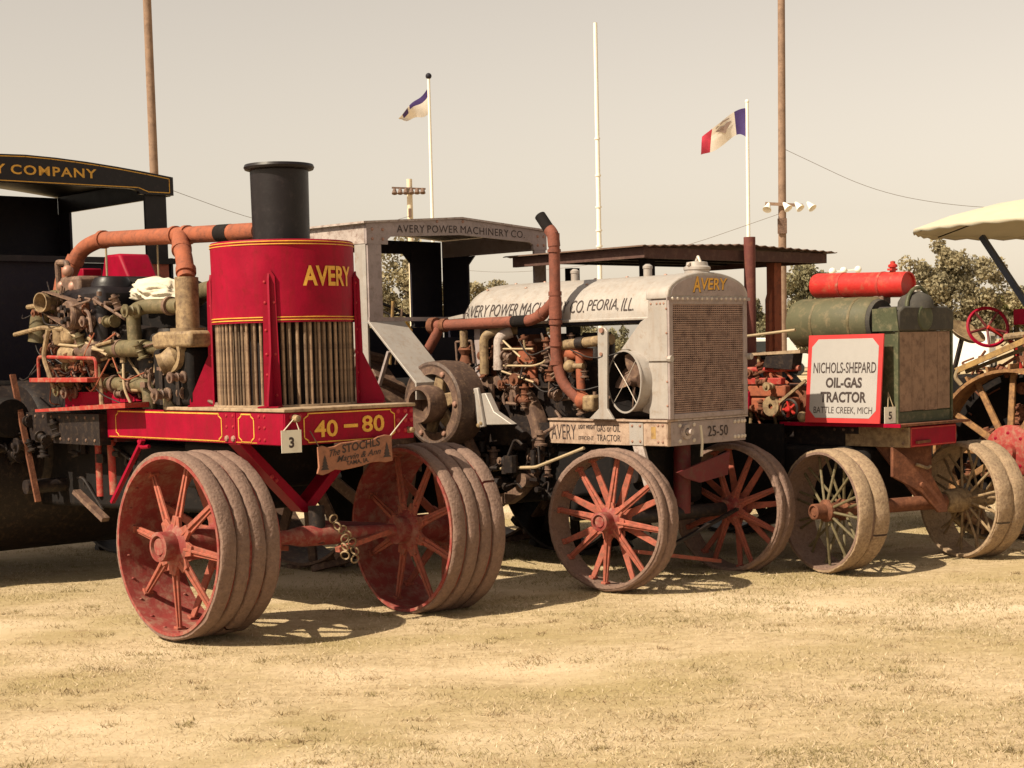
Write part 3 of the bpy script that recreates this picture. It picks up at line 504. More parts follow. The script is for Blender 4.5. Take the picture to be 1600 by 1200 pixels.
for ph in (-135, -45, 45, 135):
    b = B(); b.prism([(-.052, 1.2905), (.052, 1.2905), (.036, 2.05), (.012, 2.09), (-.036, 2.05)], 'y', -.447, -.436)
    b.prism([(-.447, 1.291), (-.60, 1.291), (-.60, 1.33), (-.475, 1.60), (-.468, 2.04), (-.447, 2.07)], 'x', -.006, .006); br = obj('bracket', b, 'red', rad, loc=(0, CY, 0), rot=(0, 0, R(ph)))
    rivets([(x, -.447, z) for z in (1.36, 1.48, 1.6, 1.74, 1.9, 2.02) for x in (-.026,)]+[(-.007, -.53, z) for z in ()]+[(.026, -.447, z) for z in (1.36, 1.6, 1.9)], (0, -1, 0), .009, 'rivet_heads', 'rivet_red', br)
    obj('foot', B().box(-.06, .06, -.60, -.44, 1.2908, 1.30), 'red', br)
stk = obj('exhaust_stack', B().lathe([(.172, 2.25), (.176, 2.70), (.206, 2.708), (.213, 2.722), (.206, 2.738), (.165, 2.742), (.160, 2.70), (.158, 2.25)], (0, CY, 0), n=64, closed=True), 'black', T)
obj('stack_base_ring', B().lathe([(.17, 2.246), (.20, 2.246), (.20, 2.258), (.173, 2.266)], (0, CY, 0), n=48), 'black', stk)
# engine
en = obj('engine', B().prism([(1.32, 1.15), (3.3, 1.15), (3.3, 1.62), (3.0, 1.80), (2.2, 1.82), (1.45, 1.72), (1.32, 1.6)], 'x', -.27, .45), 'grease_and_shade', T, bevel=.03)
obj('crankcase', B().lathe([(.0002, 1.45), (.30, 1.45), (.33, 1.5), (.33, 3.1), (.30, 3.15), (.0002, 3.15)], (.05, 0, 1.28), (0, 1, 0), 32), 'grease_and_shade', en)
P = lambda nm, pts, r, m_, fil=.1, n=16: obj(nm, B().tube(pts, r, n, fil, 6), m_, en)
ex = P('exhaust_pipe', [(-.05, .82, 2.352), (-.06, 2.80, 2.425), (-.12, 2.98, 2.36), (-.20, 3.06, 2.12), (-.22, 3.08, 1.9)], .054, 'rust_pipe', .14)
obj('branch_pipe', B().tube([(-.06, 1.70, 2.385), (-.16, 1.56, 2.33), (-.24, 1.38, 2.22), (-.29, 1.28, 2.08)], .055, 16, .12, 6), 'rust_pipe', ex)
for p, q in (((-.055, 1.62, 2.381), (-.055, 1.66, 2.383)), ((-.06, 2.72, 2.422), (-.06, 2.76, 2.424)), ((-.135, 3.0, 2.31), (-.15, 3.015, 2.27)), ((-.055, 1.80, 2.388), (-.055, 1.77, 2.387)), ((-.268, 1.32, 2.15), (-.28, 1.30, 2.115)), ((-.19, 1.49, 2.29), (-.205, 1.465, 2.265))): obj('pipe_collar', B().cyl(p, q, .064, n=18), 'rust_pipe', ex)
obj('soot_band', B().cyl((-.053, 1.12, 2.363), (-.053, 1.26, 2.368), .0552, n=20), 'soot_and_shade', ex)
P('exhaust_riser', [(-.29, 1.28, 2.09), (-.30, 1.27, 1.75)], .074, 'buff'); obj('riser_flange', B().cyl((-.30, 1.27, 1.745), (-.30, 1.27, 1.775), .11, n=20), 'buff', en)
obj('cylinder_head', B().prism([(.97, 1.655), (1.42, 1.65), (1.44, 1.73), (1.36, 1.755), (.97, 1.755)], 'x', -.47, -.12), 'buff', en, bevel=.02)
obj('cylinder_block', B().box(-.43, .2, 1.05, 1.5, 1.293, 1.65), 'soot_and_shade', en, bevel=.03); obj('block_rib', B().box(-.445, -.4305, 1.16, 1.20, 1.30, 1.62), 'grease_and_shade', en); obj('block_rib', B().box(-.445, -.4305, 1.36, 1.40, 1.30, 1.62), 'grease_and_shade', en); obj('cylinder_block', B().box(-.40, .2, 2.2, 2.75, 1.5, 2.08), 'black', en, bevel=.05)
obj('cylinder', B().lathe([(.0002, 1.60), (.13, 1.60), (.135, 1.64), (.135, 2.10), (.11, 2.14), (.0002, 2.14)], (-.22, 2.36, 0), n=24), 'black', en)
obj('valve_housing', B().box(-.38, -.2, 2.52, 2.80, 1.92, 2.16), 'steel_brown', en, bevel=.025)
P('water_pipe', [(-.33, 1.30, 1.915), (-.35, 1.70, 1.925), (-.36, 1.84, 1.90), (-.36, 1.825, 1.66)], .047, 'khaki', .12)
P('water_pipe', [(-.38, 2.22, 1.662), (-.38, 1.66, 1.656)], .056, 'khaki'); P('water_pipe', [(-.37, 1.66, 1.660), (-.36, 1.30, 1.655)], .040, 'khaki')
P('water_pipe', [(-.40, 2.28, 1.43), (-.40, 1.72, 1.425), (-.40, 1.60, 1.41), (-.40, 1.60, 1.272)], .047, 'khaki', .10); P('water_pipe', [(-.38, 1.52, 1.34), (-.38, 1.46, 1.385), (-.40, 1.34, 1.37), (-.41, 1.32, 1.272)], .050, 'khaki', .08)
for p, q in (((-.38, 2.0, 1.66), (-.38, 1.96, 1.66)), ((-.40, 2.05, 1.429), (-.40, 2.01, 1.428)), ((-.40, 1.80, 1.427), (-.40, 1.77, 1.427)), ((-.38, 2.20, 1.662), (-.38, 2.17, 1.662)), ((-.34, 1.42, 1.918), (-.34, 1.39, 1.917))): obj('hose_clamp', B().cyl(p, q, .060, n=16), 'steel_brown', en)
obj('thermostat_housing', B().lathe([(.0002, 0), (.07, 0), (.085, .03), (.06, .10), (.07, .13), (.0002, .14)], (-.40, 1.22, 1.60), (-.6, .4, -.3), 18), 'buff', en)
obj('arch_bracket', B().lathe([(.085, -.025), (.115, -.025), (.115, .025), (.085, .025)], (-.44, 1.22, 1.62), (1, 0, 0), 24, closed=True, a0=R(-40), a1=R(150)), 'buff', en)
pu = obj('fan_pulley', B().lathe([(.02, -.05), (.085, -.05), (.095, -.035), (.088, 0), (.095, .035), (.085, .05), (.02, .05)], (-.45, 2.48, 1.895), (1, 0, 0), 28), 'steel_brown', en)
for k in range(5): a = 2*PI*k/5; obj('pulley_boss', B().cyl((-.53, 2.48+.05*math.cos(a), 1.895+.05*math.sin(a)), (-.50, 2.48+.05*math.cos(a), 1.895+.05*math.sin(a)), .017, n=10), 'grease_and_shade', pu)
obj('belt_pulley', B().lathe([(.0002, .02), (.04, .02), (.06, -.09), (.068, -.09), (.05, .05), (.0002, .05)], (-.43, 2.84, 1.99), (1, .25, 0), 24), 'buff', en)
def belt(c0, r0, c1, r1, x0, x1, th=.007):
    b = B(); d = Vector((c1[0]-c0[0], c1[1]-c0[1])); L_ = d.length; a = math.atan2(d.y, d.x); be = math.acos((r0-r1)/L_); pts = []
    for k in range(13): an = a+be+(2*PI-2*be)*k/12; pts.append((c0, r0, an))
    for k in range(13): an = a-be+2*be*k/12; pts.append((c1, r1, an))
    n = len(pts); vs = []
    for x in (x0, x1):
        for rr_ in (0, th): vs += [(x, c[0]+(r+rr_)*math.cos(an), c[1]+(r+rr_)*math.sin(an)) for c, r, an in pts]
    fs = []
    for i in range(n):
        j = (i+1) % n; fs += [(n+i, n+j, 3*n+j, 3*n+i), (i, 2*n+i, 2*n+j, j), (i, j, n+j, n+i), (2*n+i, 3*n+i, 3*n+j, 2*n+j)]
    return b.add(vs, fs)
obj('drive_belt', belt((2.48, 1.895), .094, (2.84, 1.99), .07, -.48, -.42), 'steel_brown', en)
obj('magneto', B().lathe([(.0002, -.12), (.06, -.12), (.075, -.10), (.075, .05), (.05, .08), (.05, .14), (.0002, .14)], (-.42, 2.32, 1.645), (0, 1, .1), 20), 'steel_brown', en)
obj('magneto', B().lathe([(.0002, -.1), (.05, -.1), (.06, -.07), (.06, .1), (.0002, .1)], (-.42, 2.58, 1.63), (0, 1, 0), 18), 'buff', en)
obj('carburettor', B().box(-.47, -.33, 2.52, 2.66, 1.70, 1.84), 'buff', en, bevel=.03); obj('carburettor_bowl', B().lathe([(.0002, 0), (.05, 0), (.06, .03), (.06, .1), (.0002, .11)], (-.42, 2.72, 1.70), n=16), 'buff', en)
obj('exhaust_flange', B().lathe([(.0002, 0), (.13, 0), (.135, .03), (.09, .06), (.075, .20), (.055, .26)], (-.21, 3.06, 1.98), (.1, -.05, 1), 24), 'rust_pipe', en); obj('valve_cage', B().tube([(-.30, 2.80, 2.08), (-.31, 2.80, 2.26), (-.31, 2.94, 2.27), (-.30, 2.95, 2.06)], .022, 10, .02), 'steel_brown', en)
for y, z in ((2.78, 2.10), (2.62, 2.09), (2.70, 2.2)): obj('brass_plug', B().sphere((-.36, y, z), .04, 12), 'bolt', en)
obj('intake_elbow', B().tube([(-.30, 2.85, 1.98), (-.32, 3.02, 2.02), (-.36, 3.12, 1.92), (-.38, 3.14, 1.72)], .075, 16, .12, 6), 'khaki', en)
for pts, r in (([(-.46, 2.05, 1.645), (-.47, 2.35, 1.68), (-.45, 2.72, 1.70)], .010), ([(-.45, 2.7, 1.83), (-.46, 2.45, 1.75), (-.46, 2.02, 1.62)], .009), ([(-.46, 2.15, 1.56), (-.46, 2.12, 1.40), (-.47, 2.10, 1.285)], .017), ([(-.45, 1.83, 1.56), (-.47, 1.80, 1.40), (-.44, 1.76, 1.29)], .009), ([(-.44, 1.98, 1.71), (-.44, 2.22, 1.68)], .012), ([(-.48, 3.3, 1.78), (-.47, 2.9, 1.82), (-.46, 2.6, 1.80)], .016), ([(-.50, 2.75, 1.80), (-.52, 2.80, 1.62), (-.5, 2.7, 1.40)], .018), ([(-.42, 3.2, 1.97), (-.42, 2.84, 1.98)], .018), ([(.05, 2.2, 2.45), (.05, 2.2, 2.1)], .006), ([(.1, 3.0, 2.40), (.1, 3.0, 2.15)], .008)): obj('control_rod', B().tube(pts, r, 8, .05), 'buff' if r > .0115 else 'chain', en)
obj('side_pipe', B().tube([(.05, 1.10, 2.06), (.1, 1.75, 2.02), (.12, 2.0, 1.9)], .062, 16, .1), 'khaki', en)
obj('red_cowl', B().prism([(3.0, 2.10), (3.5, 2.10), (3.4, 2.36), (3.18, 2.36)], 'x', .30, .55), 'red', T, bevel=.02); obj('red_tin', B().box(.2, .36, 3.55, 3.75, 2.17, 2.27), 'red', T, bevel=.01)
clutter(en, ((-.46, -.32), (2.05, 2.8), (1.52, 2.05)), 60, 'steel_brown', 1); clutter(en, ((-.44, -.30), (1.6, 2.8), (1.38, 1.72)), 40, 'buff', 2, smax=.05); clutter(en, ((-.46, -.28), (1.05, 1.6), (1.30, 1.68)), 26, 'steel_brown', 3, smax=.06)
fittings(en, ((-.44, -.34), (2.05, 3.1), (1.40, 2.02)), 26, 'rust', 41); fittings(en, ((-.44, -.34), (1.55, 2.9), (1.34, 1.95)), 18, 'steel_brown', 42); fittings(en, ((-.46, -.38), (1.6, 3.0), (1.36, 1.9)), 10, 'khaki', 43, smin=.022, smax=.045); fittings(en, ((-.46, -.36), (1.05, 1.5), (1.34, 1.6)), 8, 'steel_brown', 44)
wires(en, ((-.47, -.40), (1.6, 3.1), (1.5, 2.15)), 12, 45); wires(en, ((-.47, -.40), (1.9, 3.0), (1.4, 2.0)), 6, 46, 'rust_pipe', 'copper_line')
obj('engine_filler', B().prism([(1.45, 1.30), (3.35, 1.30), (3.35, 2.05), (2.9, 2.18), (2.2, 2.12), (1.5, 1.78)], 'x', -.10, .40), 'soot_and_shade', en, bevel=.04)  # dark filler mass added behind the engine parts
for y in (1.62, 1.86, 2.1): obj('cylinder_jug', B().lathe([(.0002, 1.30), (.12, 1.30), (.12, 1.70), (.095, 1.78), (.0002, 1.80)], (-.20, y, 0), n=20), 'grease_and_shade', en)
obj('guard_rail', B().tube([(-.50, 2.10, 1.475), (-.50, 2.10, 1.60), (-.50, 2.92, 1.62), (-.50, 2.92, 1.47)], .012, 8, .04), 'red_dusty', en)
fittings(T, ((-.56, -.50), (2.3, 3.9), (.80, 1.18)), 14, 'grease_and_shade', 47, 'frame_fitting', .02, .05); rivets([(-.521, 2.12+.12*k, z) for k in range(24) for z in (1.21, 1.06)], (-1, 0, 0), .012, 'rivet_heads', 'steel_brown', fr)
obj('brake_lever', B().bar((-.56, 2.9, .62), (-.56, 3.2, 1.5), .04, .02), 'rust', T); obj('oil_tank', B().lathe([(.0002, 0), (.13, .01), (.14, .04), (.14, .5), (.13, .53), (.0002, .54)], (-.62, 3.1, 1.20), (0, 1, 0), 24), 'soot_and_shade', T)
# running gear of the red tractor
b = B(); b.prism([(-.465, 1.078), (-.395, 1.078), (.03, .665), (.03, .64), (-.03, .64)], 'y', .47, .60); b.prism([(.465, 1.078), (.395, 1.078), (-.03, .665), (.03, .64)], 'y', .471, .599); obj('sway_brace', b, 'red', T, bevel=.004)
rivets([(x, .468, z) for x, z in ((-.25, .875), (-.22, .85))], (0, -1, 0), .014, 'rivet_heads', 'rivet_red', T)
AX = obj('front_axle', B().lathe([(.0002, -.60), (.038, -.60), (.045, -.2), (.062, -.12), (.062, .12), (.045, .2), (.038, .60), (.0002, .60)], (0, 0, 0), (1, 0, 0), 20), 'rim_red', T, loc=(0, .37, .505), rot=(0, R(1.5), R(-5)))
obj('king_pin', B().cyl((0, 0, -.05), (0, .02, .18), .05, n=16), 'grease_and_shade', AX); obj('axle_stay', B().bar((-.55, .05, -.02), (-.05, .30, -.10), .035, .03), 'wheel_red', AX); obj('axle_stay', B().bar((.50, -.02, .0), (.08, -.09, -.085), .04, .03), 'wheel_red', AX)
obj('steering_arm', B().bar((.5, .02, .03), (.1, .20, .06), .03, .03), 'dark_red', AX)
bands = [(-.205, -.108, .537, .03), (-.094, -.008, .532, .05), (.006, .092, .537, .03), (.106, .20, .530, .06)]
wheel('front_wheel', AX, .53, .42, (-.80, 0, 0), R(8), 8, 'rim_red', 'wheel_red', 'tread', bands, dish=.06, hubr=.085, sw=.05, hubm='rim_red')
wheel('front_wheel', AX, .53, .42, (.79, 0, 0), PI+R(4), 8, 'rim_red', 'wheel_red', 'tread', bands, dish=.06, hubr=.085, sw=.05, hubm='rim_red')
cb = B()
for i, p in enumerate([(-.02, .18, .62), (.0, .17, .575), (.03, .16, .55), (.06, .16, .52), (.03, .14, .50), (.02, .13, .45), (.09, .15, .47), (.10, .14, .42), (.10, .14, .37), (.02, .13, .40)]):
    cb.lathe([(.020, 0), (.026, .007), (.031, 0), (.026, -.007)], p, (1, .2*i % 1, .5) if i % 2 else (.1, 1, .3), 14, closed=True)
obj('chain', cb, 'buff', T)
obj('drag_link', B().tube([(-.30, 2.48, 1.03), (-.30, 2.48, .66)], .03, 12), 'red_dusty', T); obj('drag_link', B().tube([(-.30, 2.30, 1.05), (-.30, 2.29, .68)], .034, 12), 'red_dusty', T); obj('diagonal_strut', B().bar((-.49, 1.55, 1.08), (-.50, 1.96, .66), .03, .02), 'red', T)
obj('strut_hook', B().tube([(-.48, 1.62, 1.07), (-.50, 1.56, 1.03), (-.50, 1.46, 1.04)], .012, 8, .03), 'red', T)
obj('oil_pan', B().box(-.22, .35, 1.35, 3.2, .78, 1.03), 'soot_and_shade', T, bevel=.06); obj('gear_case', B().lathe([(.0002, -.2), (.42, -.2), (.45, -.15), (.45, .15), (.42, .2), (.0002, .2)], (-.15, 3.6, 1.0), (1, 0, 0), 40), 'grease_and_shade', T)
obj('tool_bar', B().bar((-.45, 2.55, .70), (-.40, 2.25, .52), .06, .03), 'steel_brown', T); obj('cross_shaft', B().cyl((-.6, 3.0, .72), (.6, 3.0, .72), .05), 'grease_and_shade', T)
clutter(T, ((-.4, .4), (.9, 2.8), (.60, 1.0)), 50, 'grease_and_shade', 4, 'underbody_fittings', .04, .12)
rw = lug_wheel(T, 1.10, .56, (1.22, 4.6, 1.08), 30, 'grease_and_shade', 14, 'grease_and_shade'); dup(rw, T, loc=(-1.22, 4.6, 1.08))
obj('rear_axle', B().cyl((-1.2, 4.6, 1.08), (1.2, 4.6, 1.08), .08), 'grease_and_shade', T); obj('bull_gear', B().lathe([(.55, -.05), (.72, -.05), (.72, .05), (.55, .05)], (.80, 4.6, 1.08), (1, 0, 0), 48, closed=True), 'grease_and_shade', T)
obj('belly_blocker', B().prism([(1.0, .62), (3.4, .55), (3.9, .75), (3.9, 1.03), (1.0, 1.03)], 'x', -.30, .42), 'soot_and_shade', T, bevel=.03); obj('wheel_block_disc', B().lathe([(.0002, -.04), (.95, -.04), (.95, .04), (.0002, .04)], (.93, 4.6, 1.08), (1, 0, 0), 48), 'soot_and_shade', T); obj('wheel_block_disc', B().lathe([(.0002, -.04), (.95, -.04), (.95, .04), (.0002, .04)], (-.93, 4.6, 1.08), (1, 0, 0), 48), 'soot_and_shade', T)  # belly mass and solid wheel discs added to block light under the body
obj('axle_blocker', B().cyl((-.9, 4.6, 1.08), (.9, 4.6, 1.08), .5, n=32), 'soot_and_shade', T); obj('drum_blocker', B().cyl((-.86, 3.95, .80), (.60, 3.95, .80), .62, n=36), 'grease_and_shade', T); obj('drum_flange', B().lathe([(.60, -.03), (.70, -.03), (.70, .03), (.60, .03)], (-.83, 3.95, .80), (1, 0, 0), 40, closed=True), 'grease_and_shade', T); obj('bolster', B().box(-.38, .38, .68, 1.25, .78, 1.075), 'soot_and_shade', T, bevel=.03)  # dark drums added to block light and close the bright gap below
# cab of the red tractor
def arch(hw, zt, zp, zb, zm, lw, n=10):     # fascia outline: curved top, arched underside with rounded inner corners
    top = [(-hw+2*hw*k/n, zt+(zp-zt)*(1-abs(1-2*k/n)**1.6)) for k in range(n+1)]
    bot = [(hw, zb), (hw-lw, zb)]+[(hw-lw-.10+.10*math.cos(a), zm-.0+(zb-zm)*(1-math.sin(a))*1.0) for a in (0, PI/6, PI/3, PI/2)]+[(-(hw-lw-.10+.10*math.cos(a)), zm+(zb-zm)*(1-math.sin(a))) for a in (PI/2, PI/3, PI/6, 0)]+[(-hw+lw, zb), (-hw, zb)]
    return top+bot
cab = obj('cab', B().prism(arch(1.256, 3.03, 3.135, 2.885, 2.925, .30), 'y', 3.98, 4.02), 'black', T)
obj('roof', B().prism([(-1.28+2.56*k/12, 3.035+.105*(1-abs(1-k/6)**1.6)) for k in range(13)]+[(1.28-2.56*k/12, 3.02+.105*(1-abs(1-k/6)**1.6)) for k in range(13)], 'y', 4.022, 5.95), 'black', cab)
obj('pinstripe', outline([(-1.22+2.44*k/12, 3.015+.105*(1-abs(1-k/6)**1.6)) for k in range(13)]+[(1.22, 2.905), (1.03, 2.905), (.94, 2.935), (-.94, 2.935), (-1.03, 2.905), (-1.22, 2.905)], lambda a, c: (a, 3.9785, c), .007), 'yellow', cab)
words('AVERY COMPANY', 1.19, .072, front(-.61, 3.977, 2.985), 'yellow', cab, bold=.02, spacing=1.15)
for s in (-1, 1):
    obj('post', B().box(min(s*1.02, s*1.21), max(s*1.02, s*1.21), 4.022, 4.05, 1.2, 2.886), 'black', cab); obj('side_fascia', B().box(s*1.24-.012, s*1.24+.012, 4.022, 5.9, 2.88, 3.03), 'black', cab)
    obj('side_panel', B().box(s*1.24-.011, s*1.24+.011, 4.022, 5.9, 1.2, 2.39), 'navy_and_shade', cab); obj('rear_post', B().box(s*1.24-.012, s*1.24+.012, 5.70, 5.92, 2.391, 2.879), 'navy_and_shade', cab)
obj('rear_wall', B().box(-1.227, 1.227, 5.90, 5.93, 1.2, 3.02), 'navy_and_shade', cab); obj('sill', B().box(-1.25, 1.25, 3.98, 4.02, 2.34, 2.385), 'black', cab); obj('front_panel', B().box(-1.02, 1.02, 4.03, 4.045, 1.45, 2.339), 'navy_and_shade', cab); obj('faded_panel', B().box(.72, 1.2, 4.005, 4.0215, 2.12, 2.339), 'wheel_red', cab); obj('cab_floor', B().box(-1.2, 1.2, 4.05, 5.9, 1.24, 1.27), 'grease_and_shade', cab)
# loose things on the red tractor
bm = bmesh.new(); bmesh.ops.create_icosphere(bm, subdivisions=5, radius=1); rc = random.Random(3)
for v in bm.verts:
    p = v.co; k = 1+.22*math.sin(4*p.x+3*p.y)-.20*abs(math.sin(5*p.y+3*p.x+1))-.16*abs(math.sin(8*p.x-6*p.z+4*p.y))-.10*abs(math.sin(15*p.y+9*p.x+7*p.z))+.12*math.sin(3*p.z+5*p.y)+.2; v.co = Vector((p.x*.15*k, p.y*.27*k, p.z*.085*k))
me = bpy.data.meshes.new('cloth_bundle'); bm.to_mesh(me); bm.free(); me.materials.append(MATS['cloth_white'])
for p in me.polygons: p.use_smooth = True
o = bpy.data.objects.new('cloth_bundle', me); COL.objects.link(o); o.location = (-.928+.743*(-.15)-.669*1.85, 9.711+.669*(-.15)+.743*1.85, 2.02); o.rotation_euler = (R(8), 0, R(42)); tag(o, 'crumpled white cloth laid over the engine pipes of the red tractor', 'cloth')
def on_T1(x, y, z): return (-.928+.743145*x-.669131*y, 9.711+.669131*x+.743145*y, z)
cd = thing('number_card', 'white number 3 card hung on the red front beam', 'card', on_T1(-.445, -.03, 1.105), R(42)-R(10)); obj('panel', B().box(-.062, .062, -.002, .002, -.062, .066), 'card', cd)
lettering('3', .032, .062, front(-.016, -.0035, -.035), 'ink', cd, name='digit', bold=.04)
obj('string', B().tube([(-.045, 0, .064), (.03, .01, .135), (.05, 0, .064)], .0035, 6), 'cloth_white', cd)
# wooden name plaque with a wavy outline
pl = thing('name_plaque', 'brown wooden name plaque with wavy edge hanging under the 40-80 beam', 'plaque', on_T1(-.005, -.035, 1.0), R(42))
topw = [(-.265, .065), (-.235, .072), (-.20, .06), (-.15, .065), (-.10, .082), (-.03, .085), (.02, .090), (.07, .083), (.12, .086), (.17, .104), (.22, .112), (.265, .105)]
botw = [(.268, .0), (.27, -.045), (.22, -.052), (.17, -.045), (.11, -.046), (.04, -.062), (-.04, -.072), (-.10, -.078), (-.15, -.07), (-.20, -.088), (-.24, -.098), (-.275, -.088), (-.262, -.05)]
obj('board', B().prism(topw+botw, 'y', -.010, .010), 'plaque', pl, bevel=.004)
sk_ = lambda y0: (lambda a, c: (-.262+.02+a, -.0125, y0+c+.10*a))
lettering('The', .075, .040, lambda a, c: (-.19+a, -.0125, .004+c+.15*a), 'ink', pl, bold=.01, shear=.4); lettering('STOCHLS', .275, .050, lambda a, c: (-.10+a, -.0125, .020+c+.11*a), 'ink', pl, bold=.02)
lettering('Marvin & Ann', .32, .036, lambda a, c: (-.14+a, -.0125, -.030+c+.10*a), 'ink', pl, bold=.012, shear=.35); lettering('TAMA, IA.', .165, .030, lambda a, c: (-.075+a, -.0125, -.056+c+.07*a), 'ink', pl, bold=.02)
for x0, z0 in ((-.225, -.068), (.225, -.02)):
    tr = B()
    for k in range(4): w_ = .030-.006*k; tr.add([(x0-w_, -.0122-.0002*k, z0+k*.018), (x0+w_, -.0122-.0002*k, z0+k*.018), (x0, -.0122-.0002*k, z0+k*.018+.034)], [(0, 1, 2)])
    obj('painted_pine', tr, 'ink', pl)
for s, p in ((-1, (-.255, 0, .067)), (1, (.262, 0, .104))): obj('hanging_cord', B().tube([p, (s*.30 if s < 0 else .41, .02, .16 if s < 0 else .225)], .0035, 6), 'cloth_white' if s > 0 else 'steel_brown', pl)

# ------------------------------------------------------------------ silver tractor
T = thing('silver_tractor', 'silver grey tractor with tall mesh radiator, barrel hood and open cab', 'tractor', (1.34, 11.30, 0), R(45))
def on_T2(x, y, z): return (1.34+.70711*(x-y), 11.30+.70711*(x+y), z)
fr = obj('frame', B().box(-.425, -.39, 0, 1.08, .93, 1.093), 'dusty_silver', T, bevel=.003)
obj('front_beam', B().box(-.3895, .425, .001, .035, .93, 1.09), 'silver_shade', fr, bevel=.003); obj('side_beam', B().box(.39, .425, .036, 1.08, .93, 1.093), 'silver_shade', fr)
obj('top_rail', B().box(-.44, -.33, -.01, 1.08, 1.0935, 1.106), 'dusty_silver', fr); obj('top_rail', B().box(-.3295, .44, -.01, .10, 1.0935, 1.106), 'silver_worn', fr)
obj('rear_beam', B().box(-.40, -.34, 1.085, 3.6, .90, 1.07), 'grease_and_shade', fr); obj('rear_beam', B().box(.34, .40, 1.085, 3.6, .90, 1.07), 'grease_and_shade', fr)  # rear beams in black, painting the shade they lie in
obj('mounting_plate', B().box(-.430, -.4255, .21, .33, .935, 1.09), 'silver', fr); obj('corner_plate', B().box(-.4285, -.4255, .005, .19, .935, 1.09), 'dusty_silver', fr)
obj('dust_patch', B().box(-.4295, -.4287, .10, .14, .98, 1.06), 'yellow_paint', fr)
rivets([(-.431, y, z) for y in (.235, .305) for z in (1.065, .96)]+[(-.429, y, z) for y in (.04, .08) for z in (1.07, .96)], (-1, 0, 0), .010, 'rivet_heads', 'bolt', fr)
rivets([(x, .0, z) for x in (-.30, -.15, .30, .34, .38, .41) for z in (1.065, .96)], (0, -1, 0), .016, 'bolt_heads', 'bolt_pale', fr)
b = B(); b.cyl((-.24, -.02, 1.02), (-.24, 0, 1.02), .05, n=16); b.cyl((-.24, -.06, 1.02), (-.24, -.0201, 1.02), .02, n=12); obj('crank_boss', b, 'silver_worn', fr)
lettering('25-50', .22, .072, front(.0, -.003, .975), 'ink', fr, bold=.005)
lettering('AVERY', .235, .105, side(-.4275, 1.06, .960), 'ink', fr, bold=-.005); lettering('LIGHT WEIGHT', .155, .03, side(-.4275, .80, 1.035), 'ink', fr, bold=.02); lettering('GAS or OIL', .215, .048, side(-.4275, .63, 1.020), 'ink', fr); lettering('TRACTOR', .215, .045, side(-.4275, .63, .955), 'ink', fr); lettering('EFFICIENT', .14, .028, side(-.4275, .80, .958), 'ink', fr)
# radiator
rd = obj('radiator', B().box(-.40, .40, .03, .15, 1.12, 1.905), 'core', T)
fb = B(); fb.box(-.42, -.375, -.02, .16, 1.108, 1.90); obj('side_column', fb, 'silver_shade', rd, bevel=.006); fb = B(); fb.box(.385, .43, -.02, .16, 1.108, 1.90); obj('side_column', fb, 'silver_shade', rd, bevel=.006)
obj('lit_side_skin', B().box(-.4235, -.4205, -.005, .155, 1.115, 1.895), 'silver', rd); obj('bottom_rail', B().box(-.3745, .3845, -.02, .16, 1.108, 1.145), 'silver_shade', rd, bevel=.005); obj('top_rail', B().box(-.3745, .3845, -.02, .10, 1.868, 1.899), 'silver_shade', rd, bevel=.005)  # thin near-side sheet carries the sunlit silver over the shaded column
gr = B()
for k in range(36): x = -.37+.75*k/35; gr.tube([(x, -.008, 1.147), (x, -.008, 1.867)], .0042, 5)
for k in range(50): z = 1.152+.711*k/49; gr.box(-.373, .383, -.0155, -.011, z-.0042, z+.0042)
stuff(obj('mesh_grille', gr, 'grille', rd))
hd = [(-.43, 1.903), (.44, 1.903), (.44, 1.93)]+[(.005+.435*math.cos(a), 1.93+.155*math.sin(a)) for a in [R(8*k) for k in range(1, 22)]]+[(-.43, 1.93)]
obj('header_tank', B().prism(hd, 'y', -.02, .17), 'silver', rd, bevel=.008)
hd2 = [(-.40, 1.925), (.41, 1.925)]+[(.005+.40*math.cos(a), 1.935+.125*math.sin(a)) for a in [R(8*k) for k in range(1, 22)]]
obj('name_plate', B().prism(hd2, 'y', -.024, -.0205), 'silver_shade', rd)  # front face in the silver's painted shade tone
obj('header_flange', B().box(-.445, .455, -.028, -.0205, 1.893, 1.915), 'silver_shade', rd); rivets([(-.39+.052*k, -.028, 1.906) for k in range(16)], (0, -1, 0), .011, 'bolt_heads', 'bolt_pale', rd)
lettering('AVERY', .375, .080, lambda a, c: (-.175+a, -.0265, 1.965+c), 'yellow', rd, bold=.02, shear=.12, warp=lambda x, y: (x, y if x > .09 else y*1.35-.018)); 
lettering('AVERY', .375, .080, lambda a, c: (-.169+a, -.0255, 1.960+c), 'ink', rd, name='letter_shadow', bold=.02, shear=.12, warp=lambda x, y: (x, y if x > .09 else y*1.35-.018))
cp = obj('filler_cap', B().lathe([(.085, 2.07), (.085, 2.10), (.092, 2.105), (.092, 2.12), (.075, 2.13), (.07, 2.155), (.0002, 2.165)], (.0, .075, 0), n=28), 'silver', rd)
obj('cap_bail', B().tube([(.10*math.cos(R(30*k)), .075, 2.135+.02*math.sin(R(30*k))) for k in range(13)], .007, 8), 'bolt_pale', cp); obj('cap_handle', B().tube([(-.03, .02, 2.15), (-.03, .04, 2.19), (.03, .09, 2.19), (.03, .11, 2.15)], .010, 8, .02), 'bolt_pale', cp)
for z in (1.51,):
    obj('clamp_band', B().box(-.436, -.424, -.028, .165, z-.012, z+.012), 'silver', rd); obj('clamp_nut', B().cyl((-.43, -.05, z), (-.43, -.021, z), .022, n=8), 'silver', rd); obj('clamp_nut', B().cyl((.435, -.05, z), (.435, -.021, z), .022, n=8), 'silver', rd)
